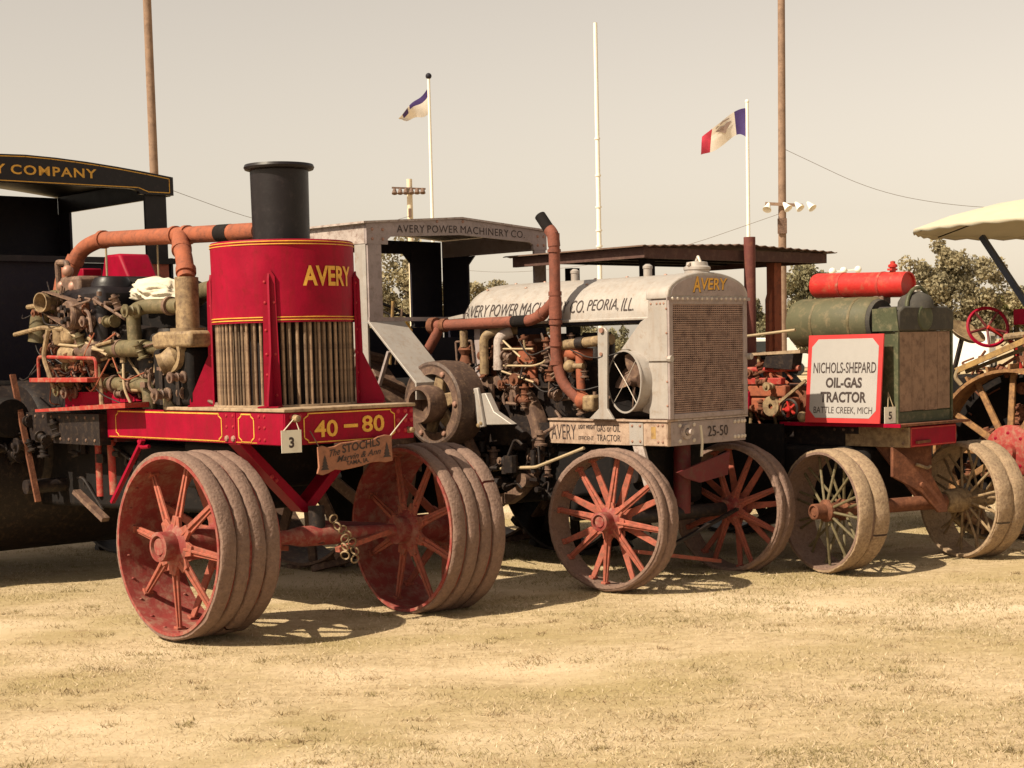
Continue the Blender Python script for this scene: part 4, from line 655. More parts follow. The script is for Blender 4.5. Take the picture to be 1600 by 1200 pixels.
rivets([(-.424, y, 1.875) for y in (.02, .05, .08, .13)]+[(-.424, .0, 1.2+.16*k) for k in range(5)], (-1, 0, 0), .008, 'rivet_heads', 'bolt', rd)
# fan drum on the near side
ax = Vector((-math.cos(R(17)), math.sin(R(17)), 0)); fc = Vector((-.405, .335, 1.362))
fd = obj('fan_drum', B().lathe([(.20, -.16), (.205, -.10), (.205, .03), (.214, .04), (.214, .05), (.202, .05), (.2, -.10), (.195, -.16)], fc, ax, 48, closed=True), 'silver', T); obj('drum_shade_lining', B().lathe([(.199, .048), (.197, -.15)], fc, ax, 40), 'soot_and_shade', fd)  # dark lining paints the shade inside the drum
obj('cowl', B().prism([(.16, 1.14), (.16, 1.80), (.24, 1.76), (.42, 1.575), (.34, 1.575), (.24, 1.52), (.155+.02, 1.40), (.19, 1.25), (.24, 1.16)], 'x', -.405, -.385), 'silver', fd, bevel=.006)
obj('fan_back', B().lathe([(.0002, -.15), (.195, -.15)], fc, ax, 32), 'soot_and_shade', fd)
obj('fan_hub', B().lathe([(.0002, .02), (.028, .015), (.04, -.06), (.0002, -.06)], fc, ax, 16), 'steel_brown', fd)
a1_ = ax.cross(Vector((0, 0, 1))).normalized()
for k in range(4):
    an = R(100+90*k); d = a1_*math.cos(an)+Vector((0, 0, 1))*math.sin(an); t_ = ax.cross(d); pts = []
    for r_, w_, tw in ((.03, .03, .35), (.10, .075, .5), (.165, .085, .55), (.188, .05, .55)): 
        for s in (-1, 1): pts.append(fc-ax*.03+d*r_+(t_*math.cos(tw)+ax*math.sin(tw))*w_*s)
    b = B(); b.add(pts+[p-ax*.005 for p in pts], [(0, 1, 3, 2), (2, 3, 5, 4), (4, 5, 7, 6), (8, 10, 11, 9), (10, 12, 13, 11), (12, 14, 15, 13), (0, 2, 10, 8), (2, 4, 12, 10), (4, 6, 14, 12), (1, 9, 11, 3), (3, 11, 13, 5), (5, 13, 15, 7), (6, 7, 15, 14)]); obj('fan_blade', b, 'steel_brown', fd)
for k in range(4):
    an = R(45+90*k); d = a1_*math.cos(an)+Vector((0, 0, 1))*math.sin(an); obj('guard_rod', B().tube([fc+ax*.04, fc+ax*.045+d*.205], .0025, 6), 'bolt_pale', fd)
obj('fan_stay', B().prism([(.66, 1.106), (.43, 1.106), (.49, 1.18), (.475, 1.70), (.50, 1.73), (.56, 1.73), (.565, 1.69), (.565, 1.18)], 'x', -.475, -.452), 'silver', T, bevel=.005); obj('stay_bolt', B().cyl((-.49, .52, 1.71), (-.44, .52, 1.71), .018, n=10), 'bolt', T); obj('stay_bolt', B().cyl((-.485, .53, 1.55), (-.45, .53, 1.55), .012, n=10), 'bolt', T)
# barrel hood
def hood(y, k=1.0): return [(-.38*k*math.cos(a), y, 1.79+.292*k*math.sin(a)) for a in [PI*i/28 for i in range(29)]]
secs = [hood(.17), hood(1.85), hood(1.94, .985), hood(2.0, .93), hood(2.04, .83), hood(2.065, .66), hood(2.075, .35), hood(2.08, .02)]; b = B()
for s_ in secs: b.v += s_
b.f = [(i*29+j, i*29+j+1, (i+1)*29+j+1, (i+1)*29+j) for i in range(len(secs)-1) for j in range(28)]; b.f.append(tuple([0]+list(range(28, -1, -1))[:-1])) if False else None
hdo = obj('hood', b, 'silver', T); obj('hood_bottom', B().box(-.375, .375, .172, 2.0, 1.755, 1.789), 'navy_and_shade', hdo)
for s in (-1, 1): obj('hood_lip', B().box(min(s*.36, s*.395), max(s*.36, s*.395), .172, 2.02, 1.772, 1.792), 'silver', hdo, bevel=.005)
def hoodmap(y0, z0): return lambda a, c: (-(.384*math.sqrt(max(0, 1-((z0+c-1.79)/.296)**2))), y0-a, z0+c)
words('AVERY POWER MACHINERY CO. PEORIA, ILL.', 1.66, .088, hoodmap(1.985, 1.838), 'ink', hdo, slices=3, bold=-.004); 
for y, r_ in ((1.20, .028), (.51, .03)):
    obj('hood_plug', B().lathe([(r_, 2.06), (r_, 2.13), (r_*1.15, 2.135), (r_*1.15, 2.15), (r_*.5, 2.165), (.0002, 2.165)], (0, y, 0), n=16), 'silver', hdo)
rivets([(0, y, 2.082) for y in (.35, .7, 1.0, 1.5, 1.8)]+[(-.2, y, 2.037) for y in (1.9, 1.5, .9)], (0, 0, 1), .013, 'hood_bolts', 'bolt', hdo)
obj('hood_lamp_arm', B().prism([(2.0, 1.835), (2.16, 1.83), (2.16, 1.845), (2.0, 1.865)], 'x', -.37, -.25), 'silver', hdo)
# engine and pipes
en = obj('engine', B().box(-.28, .25, .65, 2.0, 1.08, 1.50), 'grease_and_shade', T, bevel=.03)
for y in (.85, 1.15, 1.47, 1.78): obj('cylinder', B().lathe([(.0002, 1.40), (.125, 1.40), (.125, 1.66), (.10, 1.70), (.0002, 1.70)], (-.16, y, 0), n=20), 'rust' if y > 1.3 else 'grease_and_shade', en)
obj('inspection_cover', B().box(-.31, -.281, 1.32, 1.60, 1.38, 1.62), 'rust_pipe', en, bevel=.008)
P = lambda nm, pts, r, m_, fil=.08, n=16: obj(nm, B().tube(pts, r, n, fil, 6), m_, en)
ex = P('exhaust_pipe', [(-.47, .955, 2.39), (-.47, .96, 1.52), (-.46, .91, 1.35), (-.42, .77, 1.215)], .039, 'pipe_brown', .06)
obj('exhaust_tip', B().lathe([(.0002, 0), (.030, .005), (.036, .2), (.040, .2), (.040, 0)], (-.47, 1.085, 2.52), (0, -.64, -.76), 20), 'soot_and_shade', ex); obj('exhaust_elbow', B().tube([(-.47, 1.0, 2.42), (-.47, .965, 2.385), (-.47, .955, 2.30)], .043, 16, .05, 6), 'pipe_brown', ex)
for z0, z1 in ((1.99, 1.96), (1.79, 1.76), (1.64, 1.61), (2.28, 2.26), (1.51, 1.48)): obj('pipe_collar', B().cyl((-.47, .957, z0), (-.47, .957, z1), .047, n=18), 'pipe_brown', ex)
obj('pipe_sleeve', B().cyl((-.47, .957, 1.955), (-.47, .957, 1.80), .045, n=18), 'pipe_brown', ex)
obj('side_branch', B().tube([(-.46, 2.20, 1.785), (-.46, 1.20, 1.795), (-.465, 1.08, 1.84), (-.47, .97, 1.92)], .040, 16, .08, 6), 'pipe_brown', ex); obj('drop_pipe', B().tube([(-.46, 2.16, 1.77), (-.47, 2.20, 1.70), (-.48, 2.32, 1.55)], .039, 16, .08, 6), 'pipe_brown', ex); obj('end_flange', B().cyl((-.46, 2.19, 1.785), (-.46, 2.25, 1.785), .062, n=12), 'rust', ex)
obj('pipe_collar', B().cyl((-.46, 2.13, 1.787), (-.46, 2.08, 1.787), .049, n=18), 'rust', ex); obj('pipe_collar', B().cyl((-.463, 1.11, 1.828), (-.465, 1.08, 1.845), .047, n=18), 'pipe_brown', ex); obj('soot_band', B().cyl((-.46, 1.24, 1.7947), (-.46, 1.38, 1.7937), .0412, n=20), 'soot_and_shade', ex)
P('intake_pipe', [(-.46, 1.69, 1.42), (-.46, 1.69, 1.70), (-.40, 1.60, 1.735), (-.30, 1.50, 1.735)], .033, 'buff', .08); P('intake_pipe', [(-.43, 1.57, 1.45), (-.43, 1.56, 1.69), (-.36, 1.5, 1.72)], .04, 'silver_worn', .08)
P('water_pipe', [(-.42, .94, 1.615), (-.42, .48, 1.65)], .036, 'buff'); obj('hose', B().cyl((-.42, .80, 1.627), (-.42, .73, 1.632), .042), 'grease_and_shade', en); P('water_pipe', [(-.40, 1.0, 1.555), (-.40, .82, 1.556), (-.33, .74, 1.55)], .042, 'rust_pipe', .06); P('red_pipe', [(-.40, .80, 1.56), (-.42, .78, 1.42), (-.43, .76, 1.20)], .03, 'rust_pipe', .05)
obj('brass_valve', B().sphere((-.44, .86, 1.47), .045, 14), 'buff', en); obj('valve_stem', B().cyl((-.44, .86, 1.47), (-.43, .74, 1.47), .02), 'buff', en); obj('end_ball', B().sphere((-.43, .75, 1.23), .06, 14), 'rust_pipe', en); obj('brass_pump', B().box(-.48, -.36, .62, .72, 1.16, 1.27), 'buff', en, bevel=.02)
for pts in ([(-.45, 1.5, 1.60), (-.45, 1.2, 1.595)], [(-.45, 1.5, 1.48), (-.45, 1.2, 1.475), (-.44, 1.1, 1.50), (-.43, 1.07, 1.56)], [(-.45, 1.5, 1.66), (-.44, 1.34, 1.54)], [(-.45, 1.52, 1.44), (-.45, 1.2, 1.36)], [(-.46, 1.28, 1.66), (-.45, 1.28, 1.58)]): obj('control_rod', B().tube(pts, .008, 7, .04), 'chain', en)
obj('support_post', B().box(-.40, -.34, 1.79, 1.85, 1.1, 1.75), 'silver_shade', en); obj('brass_lubricator', B().lathe([(.0002, 1.62), (.03, 1.62), (.03, 1.74), (.0002, 1.75)], (-.44, 1.92, 0), n=14), 'buff', en); obj('governor', B().lathe([(.0002, 1.50), (.05, 1.50), (.03, 1.56), (.055, 1.60), (.02, 1.66), (.0002, 1.66)], (-.42, 1.93, 0), n=16), 'rust', en); obj('governor_frame', B().tube([(-.42, 2.02, 1.50), (-.42, 2.03, 1.66), (-.42, 1.86, 1.665), (-.42, 1.84, 1.5)], .009, 8, .01), 'steel_brown', en)
clutter(en, ((-.46, -.30), (.6, 2.0), (1.15, 1.7)), 60, 'steel_brown', 11, smax=.05); fittings(en, ((-.44, -.33), (.75, 1.9), (1.14, 1.62)), 22, 'rust', 51); fittings(en, ((-.45, -.36), (.75, 1.75), (1.14, 1.6)), 12, 'steel_brown', 52); wires(en, ((-.46, -.40), (.8, 1.9), (1.3, 1.72)), 9, 53); fittings(T, ((-.50, -.40), (1.1, 2.0), (.62, .95)), 12, 'steel_brown', 54, 'linkage_fitting', .02, .045)
fw_ = obj('flywheel', B().lathe([(.39, -.05), (.465, -.05), (.475, -.03), (.475, .05), (.40, .06)], (-.36, 1.66, .93), (1, 0, 0), 64, closed=True), 'steel_brown', T); obj('flywheel_web', B().lathe([(.0002, .0), (.40, .01), (.40, .03), (.0002, .03)], (-.36, 1.66, .93), (1, 0, 0), 40), 'grease_and_shade', fw_)
pu = obj('belt_pulley', B().lathe([(.285, -.13), (.305, -.12), (.312, 0), (.305, .12), (.285, .13), (.255, .12), (.255, -.12)], (-.70, 1.865, 1.217), (1, 0, 0), 56, closed=True), 'pulley_iron', T)
sp0 = B(); sp0.prism([(-.055, .08), (.055, .08), (.035, .262), (-.035, .262)], 'x', -.10, -.06); s0 = obj('pulley_spoke', sp0, 'buff', pu, bevel=.008, loc=(-.70, 1.865, 1.217), rot=(.3, 0, 0))
for k in range(1, 6): dup(s0, pu, rot=(.3+k*PI/3, 0, 0))
obj('pulley_flange', B().lathe([(.215, -.125), (.27, -.125), (.27, -.10), (.215, -.10)], (-.70, 1.865, 1.217), (1, 0, 0), 48, closed=True), 'steel_brown', pu); obj('clutch_drum', B().lathe([(.0002, -.15), (.09, -.15), (.105, -.26), (.13, -.26), (.14, -.20), (.13, -.10), (.10, -.05)], (-.70, 1.865, 1.217), (1, 0, 0), 36), 'steel_brown', pu); rivets([(-.83, 1.865+.243*math.cos(R(60*k)), 1.217+.243*math.sin(R(60*k))) for k in range(6)], (-1, 0, 0), .022, 'bolt_heads', 'bolt', pu)
obj('lever_guard', B().prism([(1.60, 1.28), (1.48, 1.29), (1.40, 1.16), (1.22, 1.07), (1.50, 1.06), (1.56, 1.15)], 'x', -.66, -.60), 'silver', T, bevel=.006); obj('lever', B().prism([(1.60, 1.32), (1.53, 1.33), (1.47, 1.05), (1.54, 1.04)], 'x', -.69, -.661), 'silver', T, bevel=.008); obj('yoke', B().tube([(-.70, 1.74, 1.26), (-.72, 1.66, 1.30), (-.68, 1.57, 1.28)], .022, 10, .05), 'chain', T); rivets([(-.69, 1.50, 1.075), (-.69, 1.53, 1.06)], (-1, 0, -.3), .016, 'bolt_heads', 'buff', T)
obj('pulley_leg', B().bar((-.66, 1.86, .98), (-.62, 1.80, .74), .07, .05), 'steel_brown', T); obj('pulley_leg', B().bar((-.58, 1.78, .98), (-.55, 1.62, .70), .06, .05), 'steel_brown', T)
# fender plate and rear wheels
obj('fender', B().prism([(2.40, 1.835), (1.885, 1.375), (1.885, 1.25), (1.90, 1.25), (1.90, 1.365), (2.405, 1.815)], 'x', -.955, -.61), 'silver', T, bevel=.003); obj('fender_brace', B().bar((-.93, 2.2, 1.60), (-.93, 2.4, 1.2), .03, .02), 'silver_shade', T)
rw = lug_wheel(T, .84, .50, (-.99, 2.98, .84), 18, 'steel_brown', 12, 'steel_brown', .12); dup(rw, T, loc=(.99, 2.98, .84)); obj('rear_axle', B().cyl((-1.0, 2.98, .84), (1.0, 2.98, .84), .07), 'grease_and_shade', T)
obj('transmission', B().box(-.33, .33, 2.02, 3.4, .62, 1.12), 'grease_and_shade', T, bevel=.06); obj('oil_pan', B().box(-.3, .3, .75, 2.0, .66, 1.05), 'grease_and_shade', T, bevel=.05); clutter(T, ((-.55, -.3), (1.1, 2.1), (.58, 1.0)), 60, 'grease_and_shade', 13, 'underbody_fittings', .03, .09)
obj('belly_blocker', B().prism([(.55, .58), (2.2, .40), (3.5, .42), (3.7, .7), (3.5, .92), (.55, .92)], 'x', -.36, .40), 'soot_and_shade', T, bevel=.03)  # dark belly mass added to keep light from under the tractor
obj('steering_blocker', B().prism([(.30, .50), (1.0, .36), (1.0, .925), (.30, .925)], 'x', -.33, .33), 'soot_and_shade', T, bevel=.04); obj('worm_shaft', B().cyl((-.38, .35, .72), (.38, .35, .72), .05), 'grease_and_shade', T)  # dark mass added below the front frame to shade the ground
for s in (-1, 1): obj('bull_gear', B().lathe([(.0002, -.05), (.62, -.05), (.62, .05), (.0002, .05)], (s*.62, 2.98, .84), (1, 0, 0), 44), 'soot_and_shade', T)  # solid discs added inside the rear wheels as light blockers
obj('rear_blocker', B().cyl((-.6, 2.98, .84), (.6, 2.98, .84), .55, n=32), 'soot_and_shade', T)  # another added blocker, round the rear axle
obj('brake_rod', B().tube([(-.46, .72, .905), (-.5, 1.15, .76), (-.5, 1.5, .74), (-.5, 1.75, .70)], .012, 8, .03), 'chain', T); obj('cross_pipe', B().cyl((-.5, 1.3, .66), (.3, 1.3, .62), .05), 'steel_brown', T)
# front axle of the silver tractor
AX = obj('front_axle', B().lathe([(.0002, -.70), (.045, -.70), (.05, 0), (.045, .70), (.0002, .70)], (0, 0, 0), (1, 0, 0), 16), 'grease_and_shade', T, loc=(-.03, .21, .445), rot=(0, R(1.2), R(1)))
obj('axle_pivot', B().cyl((0, 0, 0), (0, 0, .48), .06), 'dark_red', AX); obj('pivot_plate', B().prism([(-.30, .30), (.28, .42), (.26, .26), (-.05, .22), (-.22, .26)], 'y', -.20, -.18), 'dark_red', AX); obj('radius_rod', B().bar((-.4, .05, 0), (-.1, .9, .12), .03, .03), 'grease_and_shade', AX); obj('radius_rod', B().bar((.5, -.10, .0), (-.35, -.12, -.22), .03, .02), 'grease_and_shade', AX); obj('drag_bar', B().bar((-.62, -.1, -.21), (.35, -.05, -.36), .05, .025), 'wheel_red', AX)
bd = [(-.095, -.03, .462, 0), (-.03, .03, .478, 0), (.03, .095, .462, 0)]
wheel('front_wheel', AX, .462, .20, (-.74, 0, 0), R(6), 8, 'tread', 'wheel_red', 'tread', bd, dish=.03, hubr=.062, sw=.045, hubm='rim_red'); wheel('front_wheel', AX, .462, .20, (.60, 0, 0), PI+R(2), 8, 'tread', 'wheel_red', 'tread', bd, dish=.03, hubr=.062, sw=.045, hubm='rim_red')
obj('mount_strap', B().prism([(.22, .93), (.31, .93), (.20, .62), (.12, .62)], 'x', -.423, -.40), 'silver_worn', T)
# cab of the silver tractor
fz = [(-.955, 2.538), (-.5, 2.575), (.0, 2.604), (.5, 2.575), (.955, 2.538), (.955, 2.392), (.80, 2.392), (.80, 2.43), (.76, 2.45), (.0, 2.485), (-.72, 2.45), (-.75, 2.43), (-.75, 2.392), (-.955, 2.392)]
cab = obj('cab', B().prism(fz, 'y', 2.385, 2.41), 'silver_shade', T)
words('AVERY POWER MACHINERY CO.', 1.36, .056, lambda a, c: (-.66+a, 2.3825, 2.482+c+.018*(1-abs(a-.66)/.66)), 'ink', cab, spacing=1.1)
obj('roof', B().prism([(-.99, 2.540), (0, 2.607), (.99, 2.540), (.99, 2.555), (0, 2.622), (-.99, 2.555)], 'y', 2.37, 3.68), 'silver_worn', cab)
obj('side_fascia', B().box(-.957, -.935, 2.411, 3.62, 2.395, 2.535), 'silver_worn', cab); obj('side_fascia', B().box(.935, .957, 2.411, 3.62, 2.395, 2.535), 'silver_shade', cab)
for s, w_ in ((-1, .13), (1, .13)):
    a_, c_ = sorted((s*.945, s*(.945-w_))); obj('front_post', B().box(a_, c_, 2.388, 2.405, 1.82, 2.3915), 'silver_shade', cab); obj('side_post', B().box(s*.945-.008, s*.945+.008, 2.4055, 2.53, 1.82, 2.3945), 'silver', cab)
    obj('side_panel', B().box(s*.945-.008, s*.945+.008, 2.406, 3.62, 1.05, 1.815), 'silver' if s < 0 else 'navy_and_shade', cab); obj('rear_side_post', B().box(s*.945-.009, s*.945+.009, 3.30 if s > 0 else 3.45, 3.62, 1.816, 2.3945), 'navy_and_shade', cab)  # near side sunlit silver, far side navy with its shade painted in
obj('sill', B().box(-.95, .95, 2.386, 2.404, 1.825, 1.855), 'silver_shade', cab); obj('rear_wall', B().box(-.93, .93, 3.625, 3.645, 1.05, 1.80), 'navy_and_shade', cab); obj('rear_corner_panel', B().box(.58, .93, 3.624, 3.646, 1.801, 2.53), 'navy_and_shade', cab); obj('rear_corner_panel', B().box(-.93, -.80, 3.624, 3.646, 1.801, 2.53), 'navy_and_shade', cab); obj('rear_header', B().box(-.799, .579, 3.626, 3.644, 2.42, 2.53), 'navy_and_shade', cab)  # rear walls in navy: interior shade painted as colour
obj('gusset', B().prism([(.578, 2.419), (.578, 2.34), (.50, 2.419)], 'y', 3.627, 3.643), 'navy_and_shade', cab); obj('gusset', B().prism([(3.299, 2.393), (3.299, 2.32), (3.22, 2.393)], 'x', .937, .953), 'navy_and_shade', cab)
obj('cab_floor', B().box(-.93, .93, 2.41, 3.62, 1.02, 1.048), 'grease_and_shade', cab); obj('dash_panel', B().box(-.30, .80, 2.42, 2.44, 1.05, 1.70), 'navy_and_shade', cab); rivets([(x, 2.385, z) for x in (-.90, -.80, .85, .92) for z in (2.5, 2.43)]+[(-.25, 2.385, 2.58), (.02, 2.385, 2.588)], (0, -1, 0), .013, 'rivet_heads', 'bolt', cab)
st = obj('steering_wheel', B().lathe([(.19, -.012), (.202, 0), (.19, .012), (.178, 0)], (-.45, 2.72, 1.88), (.1, -.5, .8), 32, closed=True), 'grease_and_shade', T); obj('steering_column', B().tube([(-.45, 2.72, 1.88), (-.42, 2.45, 1.4)], .02, 10), 'grease_and_shade', T)
for k in range(3): d = Vector((math.cos(k*2.1), math.sin(k*2.1)*.85, math.sin(k*2.1)*.53)); obj('steering_spoke', B().tube([Vector((-.45, 2.72, 1.88)), Vector((-.45, 2.72, 1.88))+d*.185], .009, 7), 'grease_and_shade', st)
obj('cab_lever', B().tube([(-.62, 2.55, 1.5), (-.60, 2.52, 1.98)], .012, 8), 'yellow_paint', T); obj('cab_lever', B().tube([(-.56, 2.55, 1.5), (-.53, 2.5, 1.92)], .010, 8), 'pole_wood', T); obj('oil_can', B().lathe([(.0002, 0), (.04, 0), (.045, .06), (.01, .11), (.0002, .13)], (-.54, 2.44, 1.70), n=12), 'yellow', T)
tw = tag(obj('loose_strap', B().tube([on_T2(-.14, -.05, 1.06), on_T2(-.13, -.055, .95), on_T2(-.135, -.05, .85)], .009, 8, .03), 'cloth_white'), 'pale cord hanging from the silver front beam left of 25-50', 'cord')

# ------------------------------------------------------------------ green and red tractor with the rusty roof
T = thing('green_tractor', 'weathered green and red tractor with boarded radiator and rusty tin roof', 'tractor', (3.003, 11.901, 0), R(42))
def on_T3(x, y, z): return (3.003+.743145*x-.669131*y, 11.901+.669131*x+.743145*y, z)
fr = obj('frame', B().box(-.30, -.27, -.02, .52, .842, .985), 'buff', T, bevel=.003)
obj('front_beam', B().box(-.2695, .30, -.019, .015, .842, .985), 'red', fr, bevel=.003); obj('side_beam', B().box(.27, .30, .016, 2.2, .842, .985), 'dark_red', fr); obj('rear_beam', B().box(-.30, -.27, .525, 2.6, .842, .985), 'grease_and_shade', fr); obj('reinforcing_strip', B().box(-.306, -.3005, .40, .66, .93, .985), 'grease_and_shade', fr); rivets([(-.307, y, .96) for y in (.45, .53, .61)]+[(-.301, .02, z) for z in (.96, .87)], (-1, 0, 0), .012, 'rivet_heads', 'steel_brown', fr)
obj('trim_strip', outline([(-.26, .850), (.295, .850), (.295, .975), (-.26, .975)], lambda a, c: (a, -.0205, c), .008), 'red_bright', fr); obj('tow_eye', B().bar((-.21, -.03, .875), (-.05, -.03, .878), .02, .02), 'rust', fr)
obj('deck', B().box(-.44, .42, -.06, 1.0, .995, 1.012), 'rust', T); obj('deck_edge', B().box(-.45, -.4405, -.06, 1.0, .99, 1.016), 'red', T)
rd = obj('radiator', B().box(-.335, .325, .055, .20, 1.013, 1.66), 'green', T, bevel=.006)
for i in range(4):
    x0 = -.325+i*.158; obj('plank', B().box(x0, x0+.155, .036, .054, 1.095+.004*(i % 2), 1.655), 'board', rd, bevel=.002)
obj('bottom_rail', B().box(-.33, .32, .04, .0545, 1.015, 1.09), 'green', rd); obj('corner_strip', B().box(-.345, -.3255, .03, .0545, 1.014, 1.70), 'green', rd); obj('corner_strip', B().box(.3155, .335, .03, .0545, 1.014, 1.66), 'green', rd)
obj('top_tank', B().prism([(-.345, 1.662), (.335, 1.662), (.33, 1.80), (.25, 1.835), (-.28, 1.835), (-.345, 1.80)], 'y', .02, .24), 'canvas', rd, bevel=.012); obj('near_cheek', B().prism([(.02, 1.663), (.24, 1.663), (.24, 1.82), (.04, 1.83)], 'x', -.356, -.346), 'green', rd)
obj('filler_dome', B().lathe([(.13, 1.82), (.125, 1.87), (.10, 1.91), (.05, 1.935), (.0002, 1.94)], (.0, .12, 0), n=28), 'canvas', rd); obj('filler_hoop', B().tube([(-.14*math.cos(R(15*k)), .10, 1.83+.14*math.sin(R(15*k))) for k in range(13)], .014, 8), 'green', rd); obj('white_knob', B().sphere((.02, .12, 1.96), .028, 10), 'pole_white', rd)
obj('badge', B().lathe([(.0002, .012), (.085, .008), (.095, 0)], (-.03, .02, 1.755), (0, -1, 0), 24), 'green', rd); obj('side_handle', B().tube([(-.345, .22, 1.50), (-.38, .23, 1.48), (-.38, .23, 1.25), (-.345, .22, 1.22)], .010, 8, .03), 'grease_and_shade', rd)
tk = obj('fuel_tank', B().lathe([(.0002, .0), (.10, .006), (.165, .03), (.18, .06), (.18, .70), (.165, .745), (.12, .77), (.0002, .78)], (-.10, .34, 1.735), (0, 1, .01), 40), 'green_tank', T)
for y in (.50, .84): obj('tank_strap', B().lathe([(.1805, 0), (.184, .002), (.184, .022), (.1805, .024)], (-.10, .36+y-.36+.0, 1.735+.0), (0, 1, .01), 40), 'khaki', tk)
obj('tank_end', B().lathe([(.0002, -.004), (.155, -.002), (.165, .028)], (-.10, .34, 1.735), (0, 1, .01), 36), 'canvas', tk)
cy = obj('air_cylinder', B().lathe([(.0002, .01), (.078, .01), (.080, -.005), (.092, -.005), (.092, .80), (.085, .82), (.0002, .825)], (-.02, .17, 1.995), (0, 1, .03), 36), 'red_bright', T)
for y in (.20, .55): obj('cylinder_band', B().lathe([(.0925, 0), (.096, .002), (.096, .022), (.0925, .024)], (-.02, .17+y, 1.995+.03*y), (0, 1, .03), 32), 'red_dusty', cy); obj('saddle', B().box(-.07, .03, .15+y, .24+y, 1.86, 1.925), 'steel_brown', cy, bevel=.01)
obj('relief_valve', B().lathe([(.0002, 2.07), (.022, 2.07), (.022, 2.12), (.034, 2.125), (.034, 2.14), (.018, 2.15), (.018, 2.165), (.0002, 2.17)], (-.02, .30, 0), n=14), 'red_bright', cy); obj('valve_wheel', B().box(-.06, .01, .28, .32, 2.10, 2.115), 'red_bright', cy)
# engine of the green tractor, seen between the radiators
en = obj('engine', B().box(-.30, .30, .75, 2.0, 1.015, 1.28), 'rust', T, bevel=.03)
obj('rail', B().cyl((-.44, 1.55, 1.395), (-.40, .85, 1.41), .022), 'red_dusty', en); obj('rail', B().box(-.46, -.40, .98, 1.55, 1.29, 1.34), 'red_dusty', en, bevel=.006); obj('rail', B().box(-.45, -.38, .95, 1.55, 1.20, 1.285), 'rust_pipe', en, bevel=.01); obj('cover_plate', B().box(-.44, -.32, .90, 1.5, 1.08, 1.195), 'rust_pipe', en, bevel=.02)
obj('pulley', B().lathe([(.02, -.04), (.075, -.04), (.08, 0), (.075, .04), (.02, .04)], (-.42, 1.08, 1.13), (1, 0, 0), 24), 'buff', en)
hw_ = obj('hand_wheel', B().lathe([(.068, -.012), (.080, 0), (.068, .012), (.058, 0)], (-.46, .90, 1.11), (1, 0, 0), 24, closed=True), 'grease_and_shade', en)
for k in range(5): a = 2*PI*k/5; obj('wheel_spoke', B().bar((-.46, .90, 1.11), (-.46, .90+.062*math.cos(a), 1.11+.062*math.sin(a)), .018, .014), 'red_bright', hw_)
obj('wheel_hub', B().cyl((-.49, .90, 1.11), (-.45, .90, 1.11), .022), 'red_bright', hw_); obj('brass_cup', B().sphere((-.45, .79, 1.055), .04, 12), 'buff', en); obj('red_knob', B().box(-.47, -.43, 1.28, 1.36, 1.10, 1.24), 'red', en, bevel=.01)
obj('upper_shelf', B().prism([(.80, 1.52), (1.55, 1.50), (1.55, 1.515), (.80, 1.545)], 'x', -.46, -.2), 'dusty_wood', en); obj('wire_rail', B().tube([(-.45, 1.5, 1.64), (-.45, .85, 1.69)], .010, 8), 'chain', en); obj('tool_tray', B().prism([(.88, 1.40), (1.15, 1.42), (1.12, 1.50), (.86, 1.52)], 'x', -.46, -.35), 'grease_and_shade', en); obj('stanchion', B().cyl((-.42, 1.22, 1.40), (-.42, 1.22, 1.52), .012), 'buff', en); obj('diagonal_rod', B().bar((-.42, .78, 1.32), (-.45, 1.0, 1.16), .025, .02), 'buff', en)
clutter(en, ((-.45, -.32), (1.05, 1.5), (1.06, 1.45)), 36, 'rust_pipe', 21, smin=.015, smax=.045); fittings(en, ((-.45, -.36), (1.0, 1.5), (1.08, 1.45)), 14, 'rust', 61); fittings(en, ((-.45, -.36), (1.0, 1.5), (1.08, 1.5)), 8, 'buff', 62); clutter(en, ((-.43, -.3), (1.0, 1.4), (1.04, 1.3)), 12, 'buff', 22, smin=.015, smax=.04)
obj('exhaust_pipe', B().lathe([(.0002, 1.25), (.046, 1.25), (.046, 2.425), (.040, 2.425), (.038, 2.3), (.0002, 2.3)], (-.02, 1.63, 0), n=24), 'maroon_pipe', T)
rf = obj('roof_frame', B().box(-1.10, 1.02, 1.70, 1.74, 2.245, 2.325), 'roof_edge', T)
obj('side_fascia', B().box(-1.14, -1.1005, 1.70, 3.15, 2.250, 2.325), 'roof_edge', rf); obj('side_fascia', B().box(1.0205, 1.05, 1.70, 3.15, 2.245, 2.320), 'roof_edge', rf)
nr = 22; sh = B(); sh.v = []; cor = [(-1.20+2.34*k/88, 2.335+.006*math.sin(k*PI/2)+.035*(1-abs(1-k/44))) for k in range(89)]
sh.prism(cor+[(x, z-.006) for x, z in cor[::-1]], 'y', 1.66, 3.20); obj('corrugated_sheet', sh, 'tin_roof', rf, smooth=60)
for k in range(5): y = 1.85+.3*k; obj('purlin', B().box(-1.10, 1.02, y, y+.04, 2.28, 2.32), 'soot_and_shade', rf)
for x, y, m_ in ((.56, 1.86, 'rust_pipe'), (-.62, 3.0, 'soot_and_shade'), (.9, 3.0, 'soot_and_shade'), (-.9, 1.9, 'soot_and_shade')): obj('post', B().box(x-.045, x+.045, y-.04, y+.04, 1.05, 2.244), m_, rf)
obj('post_brace', B().prism([(.47, 1.95), (.514, 2.05), (.514, 1.50), (.47, 1.50)], 'y', 1.84, 1.88), 'rust_pipe', rf)
